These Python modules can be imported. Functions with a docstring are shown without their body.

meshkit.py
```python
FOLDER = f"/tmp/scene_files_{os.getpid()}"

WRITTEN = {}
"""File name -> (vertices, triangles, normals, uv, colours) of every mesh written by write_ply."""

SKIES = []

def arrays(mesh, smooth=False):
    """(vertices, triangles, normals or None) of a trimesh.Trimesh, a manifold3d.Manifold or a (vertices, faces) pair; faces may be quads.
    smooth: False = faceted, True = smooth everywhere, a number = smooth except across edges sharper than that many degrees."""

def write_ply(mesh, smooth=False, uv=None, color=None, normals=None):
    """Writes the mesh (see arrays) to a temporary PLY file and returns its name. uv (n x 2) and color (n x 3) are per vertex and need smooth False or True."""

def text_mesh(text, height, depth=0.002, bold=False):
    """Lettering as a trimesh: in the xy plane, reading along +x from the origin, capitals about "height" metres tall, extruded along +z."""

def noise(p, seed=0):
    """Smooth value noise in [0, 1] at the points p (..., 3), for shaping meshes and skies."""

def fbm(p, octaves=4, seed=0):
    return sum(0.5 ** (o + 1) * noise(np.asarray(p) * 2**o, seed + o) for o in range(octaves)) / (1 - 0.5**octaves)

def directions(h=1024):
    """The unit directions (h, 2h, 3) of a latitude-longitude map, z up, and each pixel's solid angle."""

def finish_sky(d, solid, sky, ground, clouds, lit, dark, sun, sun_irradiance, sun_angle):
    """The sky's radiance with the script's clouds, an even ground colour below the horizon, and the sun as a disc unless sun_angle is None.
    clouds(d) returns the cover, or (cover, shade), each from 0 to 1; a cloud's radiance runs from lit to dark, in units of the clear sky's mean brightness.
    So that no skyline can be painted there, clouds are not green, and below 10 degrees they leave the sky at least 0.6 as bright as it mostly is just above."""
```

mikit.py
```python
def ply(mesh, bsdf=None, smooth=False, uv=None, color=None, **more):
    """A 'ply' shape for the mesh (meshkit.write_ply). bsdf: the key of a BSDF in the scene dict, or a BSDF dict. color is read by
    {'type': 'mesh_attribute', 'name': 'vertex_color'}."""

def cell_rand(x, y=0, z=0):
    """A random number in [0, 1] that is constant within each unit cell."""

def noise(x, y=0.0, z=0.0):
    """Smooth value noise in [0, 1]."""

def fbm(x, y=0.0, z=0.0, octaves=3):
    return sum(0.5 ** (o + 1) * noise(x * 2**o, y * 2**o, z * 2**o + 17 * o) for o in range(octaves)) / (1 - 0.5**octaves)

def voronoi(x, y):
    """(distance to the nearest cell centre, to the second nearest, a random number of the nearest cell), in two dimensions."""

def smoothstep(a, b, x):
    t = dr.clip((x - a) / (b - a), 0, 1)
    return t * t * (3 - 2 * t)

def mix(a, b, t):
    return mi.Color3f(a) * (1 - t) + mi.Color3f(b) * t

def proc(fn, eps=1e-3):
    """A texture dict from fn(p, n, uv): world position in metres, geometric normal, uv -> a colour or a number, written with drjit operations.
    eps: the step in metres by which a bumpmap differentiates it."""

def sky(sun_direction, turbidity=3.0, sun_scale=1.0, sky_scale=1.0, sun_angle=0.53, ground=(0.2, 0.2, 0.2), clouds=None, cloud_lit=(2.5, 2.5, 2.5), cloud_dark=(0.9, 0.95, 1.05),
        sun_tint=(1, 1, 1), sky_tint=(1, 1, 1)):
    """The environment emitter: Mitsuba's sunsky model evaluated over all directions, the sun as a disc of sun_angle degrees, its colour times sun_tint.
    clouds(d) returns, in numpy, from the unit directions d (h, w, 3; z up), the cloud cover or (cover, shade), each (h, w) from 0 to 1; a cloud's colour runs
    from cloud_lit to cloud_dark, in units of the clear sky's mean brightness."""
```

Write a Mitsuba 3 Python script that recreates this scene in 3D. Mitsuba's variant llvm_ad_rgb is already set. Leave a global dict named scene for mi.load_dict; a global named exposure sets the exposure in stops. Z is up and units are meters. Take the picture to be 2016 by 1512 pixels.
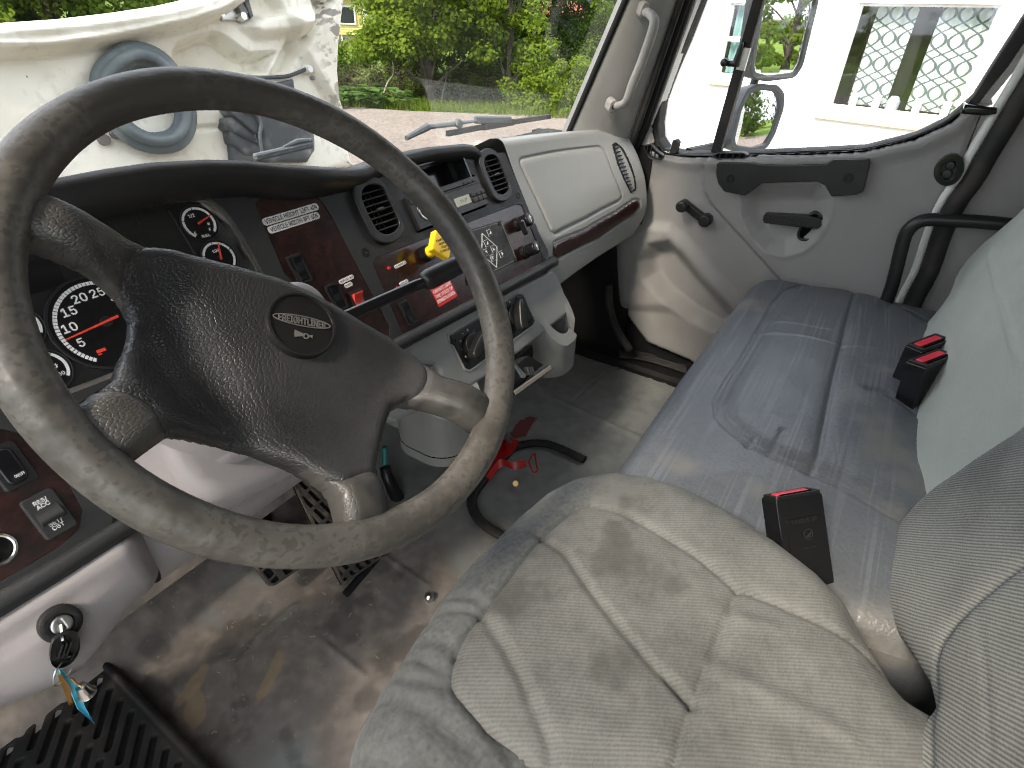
import math, random
import numpy as np, trimesh, shapely, drjit as dr, mitsuba as mi
import mikit, meshkit, manifold3d as m3
from shapely.geometry import Polygon, LineString, Point, MultiPolygon, box as sbox
from shapely.ops import unary_union
from shapely import affinity
from scipy.spatial import Delaunay
from mikit import proc, noise, fbm, voronoi, cell_rand, smoothstep, mix

scene, labels = {}, {}
H0 = 2.2                                   # height of the eye above the ground; builders measure z from the eye level
F_PX, YAW, PITCH, ROLL = 1089.0, math.radians(58.5), math.radians(33.4), math.radians(2.2)
_f = np.array([math.sin(YAW) * math.cos(PITCH), math.cos(YAW) * math.cos(PITCH), -math.sin(PITCH)])
_r = np.array([math.cos(YAW), -math.sin(YAW), 0.0])
_u = np.cross(_r, _f)
RIGHT, UP = _r * math.cos(ROLL) + _u * math.sin(ROLL), _u * math.cos(ROLL) - _r * math.sin(ROLL)
T4 = mi.ScalarTransform4f
scene['camera'] = {'type': 'perspective', 'fov': math.degrees(2 * math.atan(1008 / F_PX)), 'fov_axis': 'x', 'near_clip': 0.02, 'far_clip': 500.0,
                   'to_world': T4().look_at(origin=[0, 0, H0], target=[float(_f[0]), float(_f[1]), float(H0 + _f[2])], up=[float(x) for x in UP])}
SUN = (-0.75, 0.15, 0.75)
scene['sky'] = mikit.sky(SUN, turbidity=3, sun_scale=0.42, sun_angle=14, sun_tint=(.92, 1.0, 1.14), clouds=lambda d: 1.0, cloud_lit=(2.2, 2.36, 2.58), ground=(0.12, 0.13, 0.08))
exposure = 3.7
random.seed(5); RNG = np.random.default_rng(5)

# ---------------------------------------------------------------- helpers
def ray(px, py):
    a, b = (px - 1008) / F_PX, (py - 756) / F_PX
    return RIGHT * a - UP * b + _f
def onX(px, py, x): d = ray(px, py); return d * (x / d[0])
def onY(px, py, y): d = ray(px, py); return d * (y / d[1])
def onZ(px, py, z): d = ray(px, py); return d * (z / d[2])
nrm = lambda a: np.asarray(a, float) / np.linalg.norm(a)
class Pl:
    """a flat working plane: origin, two axes in it and its normal"""
    def __init__(s, o, u, v):
        s.o, s.u, s.v = np.asarray(o, float), nrm(u), nrm(v); s.n = np.cross(s.u, s.v)
        s.M = np.eye(4); s.M[:3, 0], s.M[:3, 1], s.M[:3, 2], s.M[:3, 3] = s.u, s.v, s.n, s.o
    def p(s, px, py, h=0.0):
        d = ray(px, py); o = s.o + s.n * h; q = d * ((s.n @ o) / (s.n @ d)) - o
        return (float(s.u @ q), float(s.v @ q))
    def ps(s, L, h=0.0): return [s.p(a, b, h) for a, b in L]
    def w(s, a, b, h=0.0): return s.o + s.u * a + s.v * b + s.n * h
    def put(s, m): m = m.copy(); m.apply_transform(s.M); return m
def cr(x0, y0, k, L): return [(x0 + k * a, y0 + k * b) for a, b in L]
def cat(L): return trimesh.util.concatenate([x for x in L])
def to_tm(man):
    m = man.to_mesh(); return trimesh.Trimesh(m.vert_properties[:, :3], m.tri_verts, process=False)
def to_man(tm): 
    tm = tm.copy(); tm.merge_vertices(); return m3.Manifold(m3.Mesh(np.asarray(tm.vertices, np.float32), np.asarray(tm.faces, np.uint32)))
_count = {}
def key_of(name, parent=None):
    k = f'{parent}__{name}' if parent else name
    n = _count.get(k, -1) + 1; _count[k] = n
    return k if n == 0 else f'{k}_{n:03d}'
def obj(name, mesh, mat, parent=None, smooth=35, uv=None, label=None, kind=None):
    k = key_of(name, parent)
    if isinstance(mesh, (list, tuple)): mesh = cat(mesh)
    mesh = mesh.copy(); mesh.apply_translation((0, 0, H0))
    scene[k] = mikit.ply(mesh, mat, smooth=smooth, uv=uv)
    if label or kind:
        labels[k] = {}
        if label: labels[k]['label'] = label
        if kind: labels[k]['kind'] = kind
    return k
def thing(name, label, cat_, group=None):
    k = key_of(name); labels[k] = {'label': label, 'category': cat_}
    if group: labels[k]['group'] = group
    return k
def single(name, mesh, mat, label, cat_, group=None, smooth=35, kind=None):
    k = obj(name, mesh, mat, smooth=smooth); labels[k] = {'label': label, 'category': cat_}
    if group: labels[k]['group'] = group
    if kind: labels[k]['kind'] = kind
    return k
def struct(name, mesh, mat, smooth=35):
    k = obj(name, mesh, mat, smooth=smooth); labels[k] = {'kind': 'structure'}; return k

def spl(P, n=60, closed=False):
    """Catmull-Rom through the points, resampled evenly"""
    P = np.asarray(P, float); Q = np.vstack([P[-1], P, P[0], P[1]]) if closed else np.vstack([2 * P[0] - P[1], P, 2 * P[-1] - P[-2]])
    out = []
    for i in range(len(Q) - 3):
        t = np.linspace(0, 1, 12, endpoint=False)[:, None]; a, b, c, d = Q[i:i + 4]
        out.append(.5 * (2 * b + (c - a) * t + (2 * a - 5 * b + 4 * c - d) * t ** 2 + (3 * b - a - 3 * c + d) * t ** 3))
    out = np.vstack(out + ([] if closed else [P[-1:]]))
    if closed: out = np.vstack([out, out[:1]])
    L = np.r_[0, np.cumsum(np.linalg.norm(np.diff(out, axis=0), axis=1))]
    s = np.linspace(0, L[-1], n + 1 if closed else n); R = np.stack([np.interp(s, L, out[:, k]) for k in range(out.shape[1])], 1)
    return R[:-1] if closed else R
def spoly(P, n=80): return Polygon(spl(P, n, True)).buffer(0)
def tube(P, r, sides=10, closed=False, caps=True, flat=1.0, up=None):
    P = np.asarray(P, float); n = len(P); r = np.broadcast_to(np.asarray(r, float), (n,))
    t = np.roll(P, -1, 0) - np.roll(P, 1, 0) if closed else np.gradient(P, axis=0)
    t /= np.linalg.norm(t, axis=1)[:, None] + 1e-12
    a = np.cross(t[0], up if up is not None else ([0, 0, 1] if abs(t[0][2]) < .9 else [1, 0, 0])); a /= np.linalg.norm(a)
    A = []
    for k in range(n):
        a = a - t[k] * (a @ t[k]); a /= np.linalg.norm(a); A.append(a)
    A = np.array(A); B = np.cross(t, A); g = np.arange(sides) * 2 * np.pi / sides
    V = P[:, None] + r[:, None, None] * (np.cos(g)[None, :, None] * A[:, None] + flat * np.sin(g)[None, :, None] * B[:, None])
    F = []
    for i in range(n if closed else n - 1):
        j = (i + 1) % n
        for q in range(sides):
            q2 = (q + 1) % sides; F += [[i * sides + q, i * sides + q2, j * sides + q2], [i * sides + q, j * sides + q2, j * sides + q]]
    V = V.reshape(-1, 3)
    if caps and not closed:
        V = np.vstack([V, P[:1], P[-1:]]); e = (n - 1) * sides
        for q in range(sides):
            q2 = (q + 1) % sides; F += [[len(V) - 2, q2, q], [len(V) - 1, e + q, e + q2]]
    return trimesh.Trimesh(V, F, process=False)
def grid(V, closed_u=False):
    """mesh of a (n, m, 3) array of points"""
    V = np.asarray(V, float); n, m = V.shape[:2]; i, j = np.meshgrid(np.arange(n if closed_u else n - 1), np.arange(m - 1), indexing='ij'); i2 = (i + 1) % n
    q = np.stack([i * m + j, i2 * m + j, i2 * m + j + 1, i * m + j + 1], -1).reshape(-1, 4)
    return trimesh.Trimesh(V.reshape(-1, 3), np.vstack([q[:, :3], q[:, [0, 2, 3]]]), process=False)
def polys(g): return [g] if g.geom_type == 'Polygon' else [x for x in g.geoms if x.geom_type == 'Polygon' and x.area > 1e-9]
def ex(poly, h0, h1):
    L = []
    for g in polys(poly):
        m = trimesh.creation.extrude_polygon(g, h1 - h0, engine='earcut'); m.apply_translation((0, 0, h0)); L.append(m)
    return cat(L)
def _ring(c, d):
    c = np.asarray(c, float); e = np.roll(c, -1, 0) - c; e /= np.linalg.norm(e, axis=1)[:, None] + 1e-12
    nn = np.stack([e[:, 1], -e[:, 0]], 1); p = np.roll(nn, 1, 0); m = nn + p; m /= np.maximum((m * nn).sum(1), .35)[:, None] + 1e-12
    return c - m * d
def bevel(poly, h0, h1, c, steps=2):
    """prism whose top edges (holes too) are rounded off by c"""
    L = []
    for g in polys(poly):
        g = shapely.geometry.polygon.orient(g.simplify(1e-5), 1.0); rings = [np.array(g.exterior.coords)[:-1]] + [np.array(r.coords)[:-1] for r in g.interiors]
        while c > 2e-5:
            I = [Polygon(_ring(R, c)) for R in rings]
            if I[0].is_valid and I[0].area > 0 and all(q.is_valid and I[0].contains(q) for q in I[1:]) and all(not a_.intersects(b_) for i_, a_ in enumerate(I[1:]) for b_ in I[2 + i_:]): break
            c *= .5
        V, F, top2, off = [], [], [], 0; tops = []
        for R in rings:
            lv = [(0, h0)] + [(c * (1 - math.cos(k * math.pi / 2 / steps)), h1 - c + c * math.sin(k * math.pi / 2 / steps)) for k in range(steps + 1)]
            n = len(R)
            for d, h in lv: V.append(np.c_[_ring(R, d), np.full(n, h)])
            for k in range(len(lv) - 1):
                i = np.arange(n); j = (i + 1) % n; a = off + k * n; b = a + n
                F += [np.stack([a + i, a + j, b + j], 1), np.stack([a + i, b + j, b + i], 1)]
            tops.append(np.arange(n) + off + (len(lv) - 1) * n); top2.append(V[-1][:, :2]); off += n * len(lv)
        import mapbox_earcut as me
        T = me.triangulate_float64(np.vstack(top2), np.cumsum([len(x) for x in top2]).astype(np.uint32)).reshape(-1, 3)
        F.append(np.concatenate(tops)[T]); L.append(trimesh.Trimesh(np.vstack(V), np.vstack(F), process=False))
    return cat(L)
def inflate(poly, top, bot, s, weld=True, lines=()):
    """closed cushion over a plan outline: top(x, y, d) and bot(x, y, d) give heights, d = distance to the outline"""
    B, loops = [], []
    for R in [poly.exterior] + list(poly.interiors):
        n = max(12, int(R.length / (s * .8))); q = [R.interpolate(k / n, normalized=True) for k in range(n)]
        loops.append(np.arange(n) + len(B)); B += [(a.x, a.y) for a in q]
    B = np.array(B); x0, y0, x1, y1 = poly.bounds
    gx, gy = np.meshgrid(np.arange(x0, x1, s), np.arange(y0, y1, s * .866)); gx = gx + (np.arange(gx.shape[0]) % 2)[:, None] * s / 2
    G = np.c_[gx.ravel(), gy.ravel()]; shapely.prepare(poly); G = G[shapely.contains_xy(poly, G[:, 0], G[:, 1])]
    bd = poly.boundary; G = G[shapely.distance(shapely.points(G), bd) > .5 * s]
    for L in lines:                                   # rows of points along a seam, so that a change of cloth can follow it
        E = spl(L, max(6, int(LineString(L).length / (s * .6)))); E = E[shapely.contains_xy(poly, E[:, 0], E[:, 1])]; E = E[shapely.distance(shapely.points(E), bd) > .5 * s]
        if len(E): G = np.vstack([G[shapely.distance(shapely.points(G), shapely.multipoints(E)) > .55 * s], E])
    P = np.vstack([B, G]); D = Delaunay(P).simplices; c = P[D].mean(1); D = D[shapely.contains_xy(poly, c[:, 0], c[:, 1])]
    e1, e2 = P[D[:, 1]] - P[D[:, 0]], P[D[:, 2]] - P[D[:, 0]]; ar = e1[:, 0] * e2[:, 1] - e1[:, 1] * e2[:, 0]
    D = D[np.abs(ar) > 1e-10]; ar = ar[np.abs(ar) > 1e-10]; D[ar < 0] = D[ar < 0][:, ::-1]
    d = np.r_[np.zeros(len(B)), shapely.distance(shapely.points(G), bd)]
    zt, zb = top(P[:, 0], P[:, 1], d), bot(P[:, 0], P[:, 1], d); n = len(P)
    V = np.vstack([np.c_[P, zt * np.ones(n)], np.c_[P, zb * np.ones(n)]]); F = [D, D[:, ::-1] + n]
    if weld: F[1] = np.where(F[1] - n < len(B), F[1] - n, F[1])
    else:
        for L in loops:
            j = np.roll(L, -1); F += [np.stack([L, L + n, j + n], 1), np.stack([L, j + n, j], 1)]
    return trimesh.Trimesh(V, np.vstack(F), process=False)
def rrect(cx, cy, w, h, r, ang=0, n=6):
    g = sbox(cx - w / 2 + r, cy - h / 2 + r, cx + w / 2 - r, cy + h / 2 - r).buffer(r, n) if r > 0 else sbox(cx - w / 2, cy - h / 2, cx + w / 2, cy + h / 2)
    return affinity.rotate(g, ang, origin=(cx, cy)) if ang else g
def quadr(P, r=0.0):
    g = Polygon(P)
    return g.buffer(-r).buffer(r, 6) if r else g
def bar(p, q, w, h, up=(0, 0, 1), c=0):
    """box beam from p to q"""
    p, q = np.asarray(p, float), np.asarray(q, float); d = q - p; L = np.linalg.norm(d); d /= L; s = np.cross(d, up); s /= np.linalg.norm(s); t = np.cross(s, d)
    m = bevbox(L, w, h, c) if c else trimesh.creation.box((L, w, h)); M = np.eye(4); M[:3, 0], M[:3, 1], M[:3, 2], M[:3, 3] = d, s, t, (p + q) / 2; m.apply_transform(M); return m
def bevbox(a, b, c, k):
    P = [(sx * (a / 2 - (k if i != 0 else 0)), sy * (b / 2 - (k if i != 1 else 0)), sz * (c / 2 - (k if i != 2 else 0))) for sx in (-1, 1) for sy in (-1, 1) for sz in (-1, 1) for i in range(3)]
    return trimesh.convex.convex_hull(np.array(P))
def boxat(x0, x1, y0, y1, z0, z1, c=0):
    m = bevbox(x1 - x0, y1 - y0, z1 - z0, c) if c else trimesh.creation.box((x1 - x0, y1 - y0, z1 - z0)); m.apply_translation(((x0 + x1) / 2, (y0 + y1) / 2, (z0 + z1) / 2)); return m
def cyl(p, q, r, sides=20, r2=None): return tube([p, q], [r, r if r2 is None else r2], sides)
def text(s, h, depth=.0006, bold=False, center=True, maxw=None, ang=0):
    m = meshkit.text_mesh(s, h, depth, bold); b = m.bounds
    if maxw and b[1][0] - b[0][0] > maxw: m.apply_scale([maxw / (b[1][0] - b[0][0]), 1, 1]); b = m.bounds
    if center: m.apply_translation((-(b[0][0] + b[1][0]) / 2, -(b[0][1] + b[1][1]) / 2, 0))
    if ang: m.apply_transform(trimesh.transformations.rotation_matrix(ang, (0, 0, 1)))
    return m
def mv(m, x, y, z=0): m = m.copy(); m.apply_translation((x, y, z)); return m
def polyline_d(x, y, L): return shapely.distance(shapely.points(np.c_[x, y]), LineString(L))
def inside_d(x, y, poly):
    """signed distance, positive inside"""
    P = shapely.points(np.c_[x, y]); d = shapely.distance(P, poly.boundary); return np.where(shapely.contains_xy(poly, x, y), d, -d)
def ss(a, b, x): t = np.clip((x - a) / (b - a), 0, 1); return t * t * (3 - 2 * t)

# ---------------------------------------------------------------- materials
def rgb(c): return {'type': 'rgb', 'value': list(map(float, c))} if isinstance(c, (tuple, list)) else c
def mat(name, color, rough=.5, spec=.5, metal=0.0, bump=None, bscale=.001, **kw):
    b = {'type': 'principled', 'base_color': rgb(color), 'roughness': rough, 'specular': spec, **kw}
    if metal: b['metallic'] = metal
    if bump is not None: b = {'type': 'bumpmap', 'tex': bump, 'scale': bscale, 'bsdf': b}
    scene[name] = {'type': 'twosided', 'bsdf': b}; return name
def c3(*a): return mi.Color3f(*a)
grain = proc(lambda p, n, uv: noise(p.x * 420, p.y * 420, p.z * 420), eps=4e-4)
def _leather(p, n, uv):
    w = noise(p.x * 60, p.y * 60, p.z * 60) * 1.3
    a, b, _ = voronoi(p.x * 250 + w, (p.y * .67 + p.z * .75) * 400 + w)
    return smoothstep(0.0, .35, b - a)
leather = proc(_leather, eps=4e-4)
def _rimcol(p, n, uv):
    f = fbm(p.x * 22, p.y * 22, p.z * 22, 4); g = fbm(p.x * 130, p.y * 130, p.z * 130, 3)
    t = smoothstep(.40, .60, f * .75 + g * .25)
    c = mix(c3(.060, .055, .048), c3(.098, .090, .079), t)
    h = fbm(p.x * 260, p.y * 260, p.z * 260, 2)
    return mix(c, c3(.028, .027, .026), smoothstep(.56, .62, g * .35 + f * .25 + h * .40) * .38)
mat('rim_leather', proc(_rimcol), .42, .45, bump=proc(lambda p, n, uv: fbm(p.x * 150, p.y * 150, p.z * 150, 2), eps=6e-4), bscale=.0007)
def _padcol(p, n, uv):
    g = fbm(p.x * 14, p.y * 14, p.z * 14, 3); k = noise(p.x * 500, p.y * 500, p.z * 500)
    return mix(c3(.024, .0235, .0245), c3(.036, .035, .035), smoothstep(.35, .7, g)) * (.9 + .2 * k)
mat('pad_leather', proc(_padcol), .38, .5, bump=leather, bscale=.0005)
def _worn(p, n, uv):
    f = fbm(p.x * 30, p.y * 30, p.z * 30, 4)
    return mix(c3(.030, .029, .029), c3(.060, .056, .050), smoothstep(.38, .62, f))
mat('spoke_leather', proc(_worn), .40, .5, bump=leather, bscale=.0003)
mat('emblem_grey', (.13, .125, .115), .4, .5)
mat('hose_teal', (.03, .22, .20), .3, .5)
def dusty(c, d, amt=.5, k=9.0):
    def f(p, n, uv):
        g = fbm(p.x * k, p.y * k, p.z * k, 4); s = noise(p.x * 260, p.y * 260, p.z * 260)
        return mix(c3(*c), c3(*d), smoothstep(.42, .72, g) * amt + smoothstep(.86, .93, s) * .35 * amt)
    return proc(f)
mat('charcoal', dusty((.019, .019, .0195), (.032, .031, .030)), .48, .45, bump=grain, bscale=.00012)
mat('brow_vinyl', dusty((.014, .0135, .014), (.027, .026, .025)), .42, .45, bump=grain, bscale=.00015)
mat('taupe', dusty((.285, .275, .262), (.245, .235, .222), .5, 5.0), .5, .4, bump=grain, bscale=.00012)
mat('taupe_dark', dusty((.255, .234, .233), (.22, .20, .197), .5, 6.0), .44, .45, bump=grain, bscale=.0001)
mat('dash_grey', dusty((.275, .280, .268), (.24, .242, .232), .5, 5.0), .38, .5, bump=grain, bscale=.00015)
mat('black_plastic', dusty((.009, .009, .009), (.020, .0195, .0185), .5), .38, .5, bump=grain, bscale=.00006)
mat('black_gloss', (.008, .008, .009), .12, .5)
mat('black_matte', (.010, .010, .010), .7, .3)
mat('deep_black', (.004, .004, .004), .9, .1)
mat('screw_black', (.02, .02, .02), .35, .5, metal=.6)
mat('chrome', (.72, .72, .72), .16, .5, metal=1.0)
mat('steel', dusty((.48, .47, .45), (.25, .22, .19), .5, 20), .32, .5, metal=1.0)
mat('brass', (.65, .42, .16), .3, .5, metal=1.0)
def _burl(p, n, uv):
    w = fbm(p.x * 20, p.y * 20, p.z * 20, 3) * 5
    a = fbm(p.x * 55 + w, p.z * 75 + w, p.y * 60, 4); b = noise(p.x * 160, p.z * 420 + w * 3, p.y * 300)
    return mix(c3(.010, .0032, .0027), c3(.034, .0085, .0060), smoothstep(.28, .78, a * .75 + b * .25))
mat('burl', proc(_burl), .22, .5, clearcoat=.8, clearcoat_gloss=.93)
def _seatcol(p, n, uv):
    u = p.x * .02 + p.y
    rib = .5 + .5 * dr.sin((p.x * .87 + p.y * .49 + .003 * noise(p.x * 20, p.y * 20, p.z * 20)) * 6.2832 / .0037)
    st = fbm(p.x * 9, p.y * 9, p.z * 9, 4); sp = fbm(p.x * 45, p.y * 45, p.z * 45, 3); th = noise(p.x * 330, p.y * 700, p.z * 330)
    c = mix(c3(.100, .100, .094), c3(.155, .154, .144), rib * .5 + th * .5)
    c = c * mix(c3(.72), c3(1.12), smoothstep(.3, .7, st * .6 + sp * .4))
    return mix(c, c3(.045, .044, .039), smoothstep(.60, .76, fbm(p.x * 16 + 7, p.y * 16, p.z * 16, 4)) * .5)
mat('seat_cloth', proc(_seatcol), .85, .2, sheen=.5, bump=proc(lambda p, n, uv: .5 + .5 * dr.sin((p.x * .87 + p.y * .49 + .003 * noise(p.x * 20, p.y * 20, p.z * 20)) * 6.2832 / .0037), eps=4e-4), bscale=.00022)
def _backribs(p, n, uv):
    rib = .5 + .5 * dr.sin((p.x * .73 + (p.z * .97 - p.y * .24) * .68 + .002 * noise(p.x * 20, p.y * 20, p.z * 20)) * 6.2832 / .0036)
    st = fbm(p.x * 9, p.y * 9, p.z * 9, 4); th = noise(p.x * 330, p.y * 330, p.z * 700)
    return mix(c3(.085, .087, .080), c3(.24, .243, .228), rib * .75 + th * .25) * mix(c3(.8), c3(1.1), smoothstep(.3, .7, st))
mat('seat_back_cloth', proc(_backribs), .85, .2, sheen=.5, bump=proc(lambda p, n, uv: .5 + .5 * dr.sin((p.x * .73 + (p.z * .97 - p.y * .24) * .68 + .002 * noise(p.x * 20, p.y * 20, p.z * 20)) * 6.2832 / .0036), eps=4e-4), bscale=.0004)
def _sidecol(p, n, uv):
    st = fbm(p.x * 11, p.y * 11, p.z * 11, 4); th = fbm(p.x * 260, p.y * 260, p.z * 260, 2)
    return mix(c3(.060, .063, .062), c3(.145, .148, .144), st * .4 + th * .6)
mat('seat_side', proc(_sidecol), .85, .2, sheen=.4, bump=proc(lambda p, n, uv: fbm(p.x * 260, p.y * 260, p.z * 260, 2), eps=5e-4), bscale=.0009)
def _benchcol(p, n, uv):
    q = p.y + .012 * noise(p.x * 3, p.y * 3)
    s = noise(q * 300, 1.0, p.x * 6) * .6 + noise(q * 90, 5.0, p.x * 3) * .4
    streak = smoothstep(.55, .85, s); th = noise(p.x * 300, p.y * 300, p.z * 300)
    f = fbm(p.x * 7, p.y * 7, p.z * 7, 4)
    c = mix(c3(.088, .096, .106), c3(.135, .145, .160), streak * .6 + th * .4)
    return mix(c, c3(.195, .18, .152), smoothstep(.52, .70, f) * .6)
mat('bench_vinyl', proc(_benchcol), .40, .6, bump=proc(lambda p, n, uv: noise(p.x * 300, p.y * 500, p.z * 300) + fbm(p.x * 30, p.y * 30, p.z * 30, 2), eps=5e-4), bscale=.0006)
def _backcol(p, n, uv):
    f = fbm(p.x * 10, p.y * 10, p.z * 10, 4); th = noise(p.x * 300, p.y * 300, p.z * 300)
    return mix(c3(.31, .335, .30), c3(.42, .44, .40), f * .7 + th * .3)
mat('bench_back', proc(_backcol), .5, .4, bump=proc(lambda p, n, uv: fbm(p.x * 60, p.y * 60, p.z * 60, 3), eps=6e-4), bscale=.001)
def _floorcol(p, n, uv):
    f = fbm(p.x * 6, p.y * 6, 0, 5); g = fbm(p.x * 40, p.y * 40, 0, 3); s = noise(p.x * 190, p.y * 190)
    base = mix(c3(.20, .205, .192), c3(.28, .286, .268), g)
    w = 1 - smoothstep(.52, .82, p.x + .25 * (f - .5))          # trodden clay lies on the driver's side
    dirt = mix(c3(.175, .150, .130), c3(.28, .237, .203), smoothstep(.3, .72, f * .5 + g * .5))
    c = mix(base, dirt, w * smoothstep(.18, .45, f + .15 * g))
    c = mix(c, c3(.060, .056, .052), w * smoothstep(.54, .70, fbm(p.x * 13 + 3, p.y * 13, 2, 4)) * .55)
    def patch(x, y, rx, ry, an):                                # spilt paint and scraped clay, with ragged edges
        dx, dy = p.x - x, p.y - y; a, b = dx * math.cos(an) + dy * math.sin(an), dy * math.cos(an) - dx * math.sin(an)
        r = dr.sqrt(dr.square(a / rx) + dr.square(b / ry)); return smoothstep(.05, .32, 1 - r + .9 * (fbm(p.x * 38, p.y * 38, 3, 4) - .5))
    c = mix(c, c3(.20, .012, .016), patch(1.13, .652, .09, .030, .05) * .8)
    for q in ((.135, .705, .018, .055, -.5), (.16, .745, .05, .018, .3), (.245, .645, .06, .016, .5)): c = mix(c, c3(.36, .255, .15), patch(*q) * .6)
    return mix(c, c3(.4, .31, .22), w * smoothstep(.93, .97, s) * .5)
mat('floor_rubber', proc(_floorcol), .62, .35, bump=proc(lambda p, n, uv: fbm(p.x * 90, p.y * 90, p.z * 90, 3), eps=1e-3), bscale=.0015)
mat('rubber', dusty((.020, .0195, .019), (.05, .042, .036), .7, 12), .6, .35, bump=grain, bscale=.0001)
mat('white_print', (.72, .71, .69), .5, .3)
mat('label_white', (.74, .72, .70), .35, .4)
mat('label_red', (.62, .03, .035), .3, .4)
mat('black_print', (.02, .02, .02), .5, .3)
mat('needle_red', (.75, .06, .035), .35, .4)
mat('switch_red', (.72, .07, .05), .3, .5)
mat('knob_yellow', (.85, .55, .02), .3, .5)
mat('red_steel', dusty((.50, .012, .012), (.25, .03, .02), .6, 40), .25, .5, clearcoat=.5)
mat('lcd', (.36, .37, .29), .3, .4)
mat('tag_blue', (.10, .52, .68), .2, .5)
mat('tan_edge', (.34, .30, .25), .5, .4)
mat('red_button', (.70, .03, .06), .3, .5)
# ================================================================ steering wheel
WH = Pl((.293, .388, -.218), (1, 0, 0), (0, .666, .746))
def wheel_h(r): return -.046 * (1 - ss(.095, .195, np.asarray(r, float)))
def wp(px, py):
    h = 0.0
    for _ in range(12): a, b = WH.p(px, py, h); h = .5 * h + .5 * (float(wheel_h(math.hypot(a, b))) + .012 * float(ss(.20, .15, math.hypot(a, b))))
    return a, b
OPEN_B = cr(0, 400, .2778, [(250, 212), (400, 262), (520, 330), (635, 408), (750, 492), (840, 585), (915, 680), (945, 760), (932, 880), (900, 980), (840, 1100), (790, 1240), (720, 1350), (640, 1440), (560, 1467), (480, 1445), (400, 1385), (320, 1265), (200, 1060), (130, 880), (95, 650), (80, 420), (120, 270)])
OPEN_C = cr(0, 780, .484, [(640, 170), (605, 210), (582, 270), (590, 330), (640, 400), (720, 452), (860, 510), (1000, 550), (1100, 565), (1230, 570), (1330, 555), (1378, 500), (1388, 440), (1360, 380), (1310, 335), (1200, 272), (1050, 215), (900, 175), (780, 150), (700, 145)])
OPEN_D = cr(600, 650, .3472, [(490, 520), (520, 440), (600, 405), (720, 415), (850, 460), (920, 510), (960, 560), (970, 620), (940, 700), (870, 790), (780, 890), (700, 950), (620, 985), (540, 975), (480, 940), (440, 870), (430, 790), (450, 690), (470, 590)])
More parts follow.
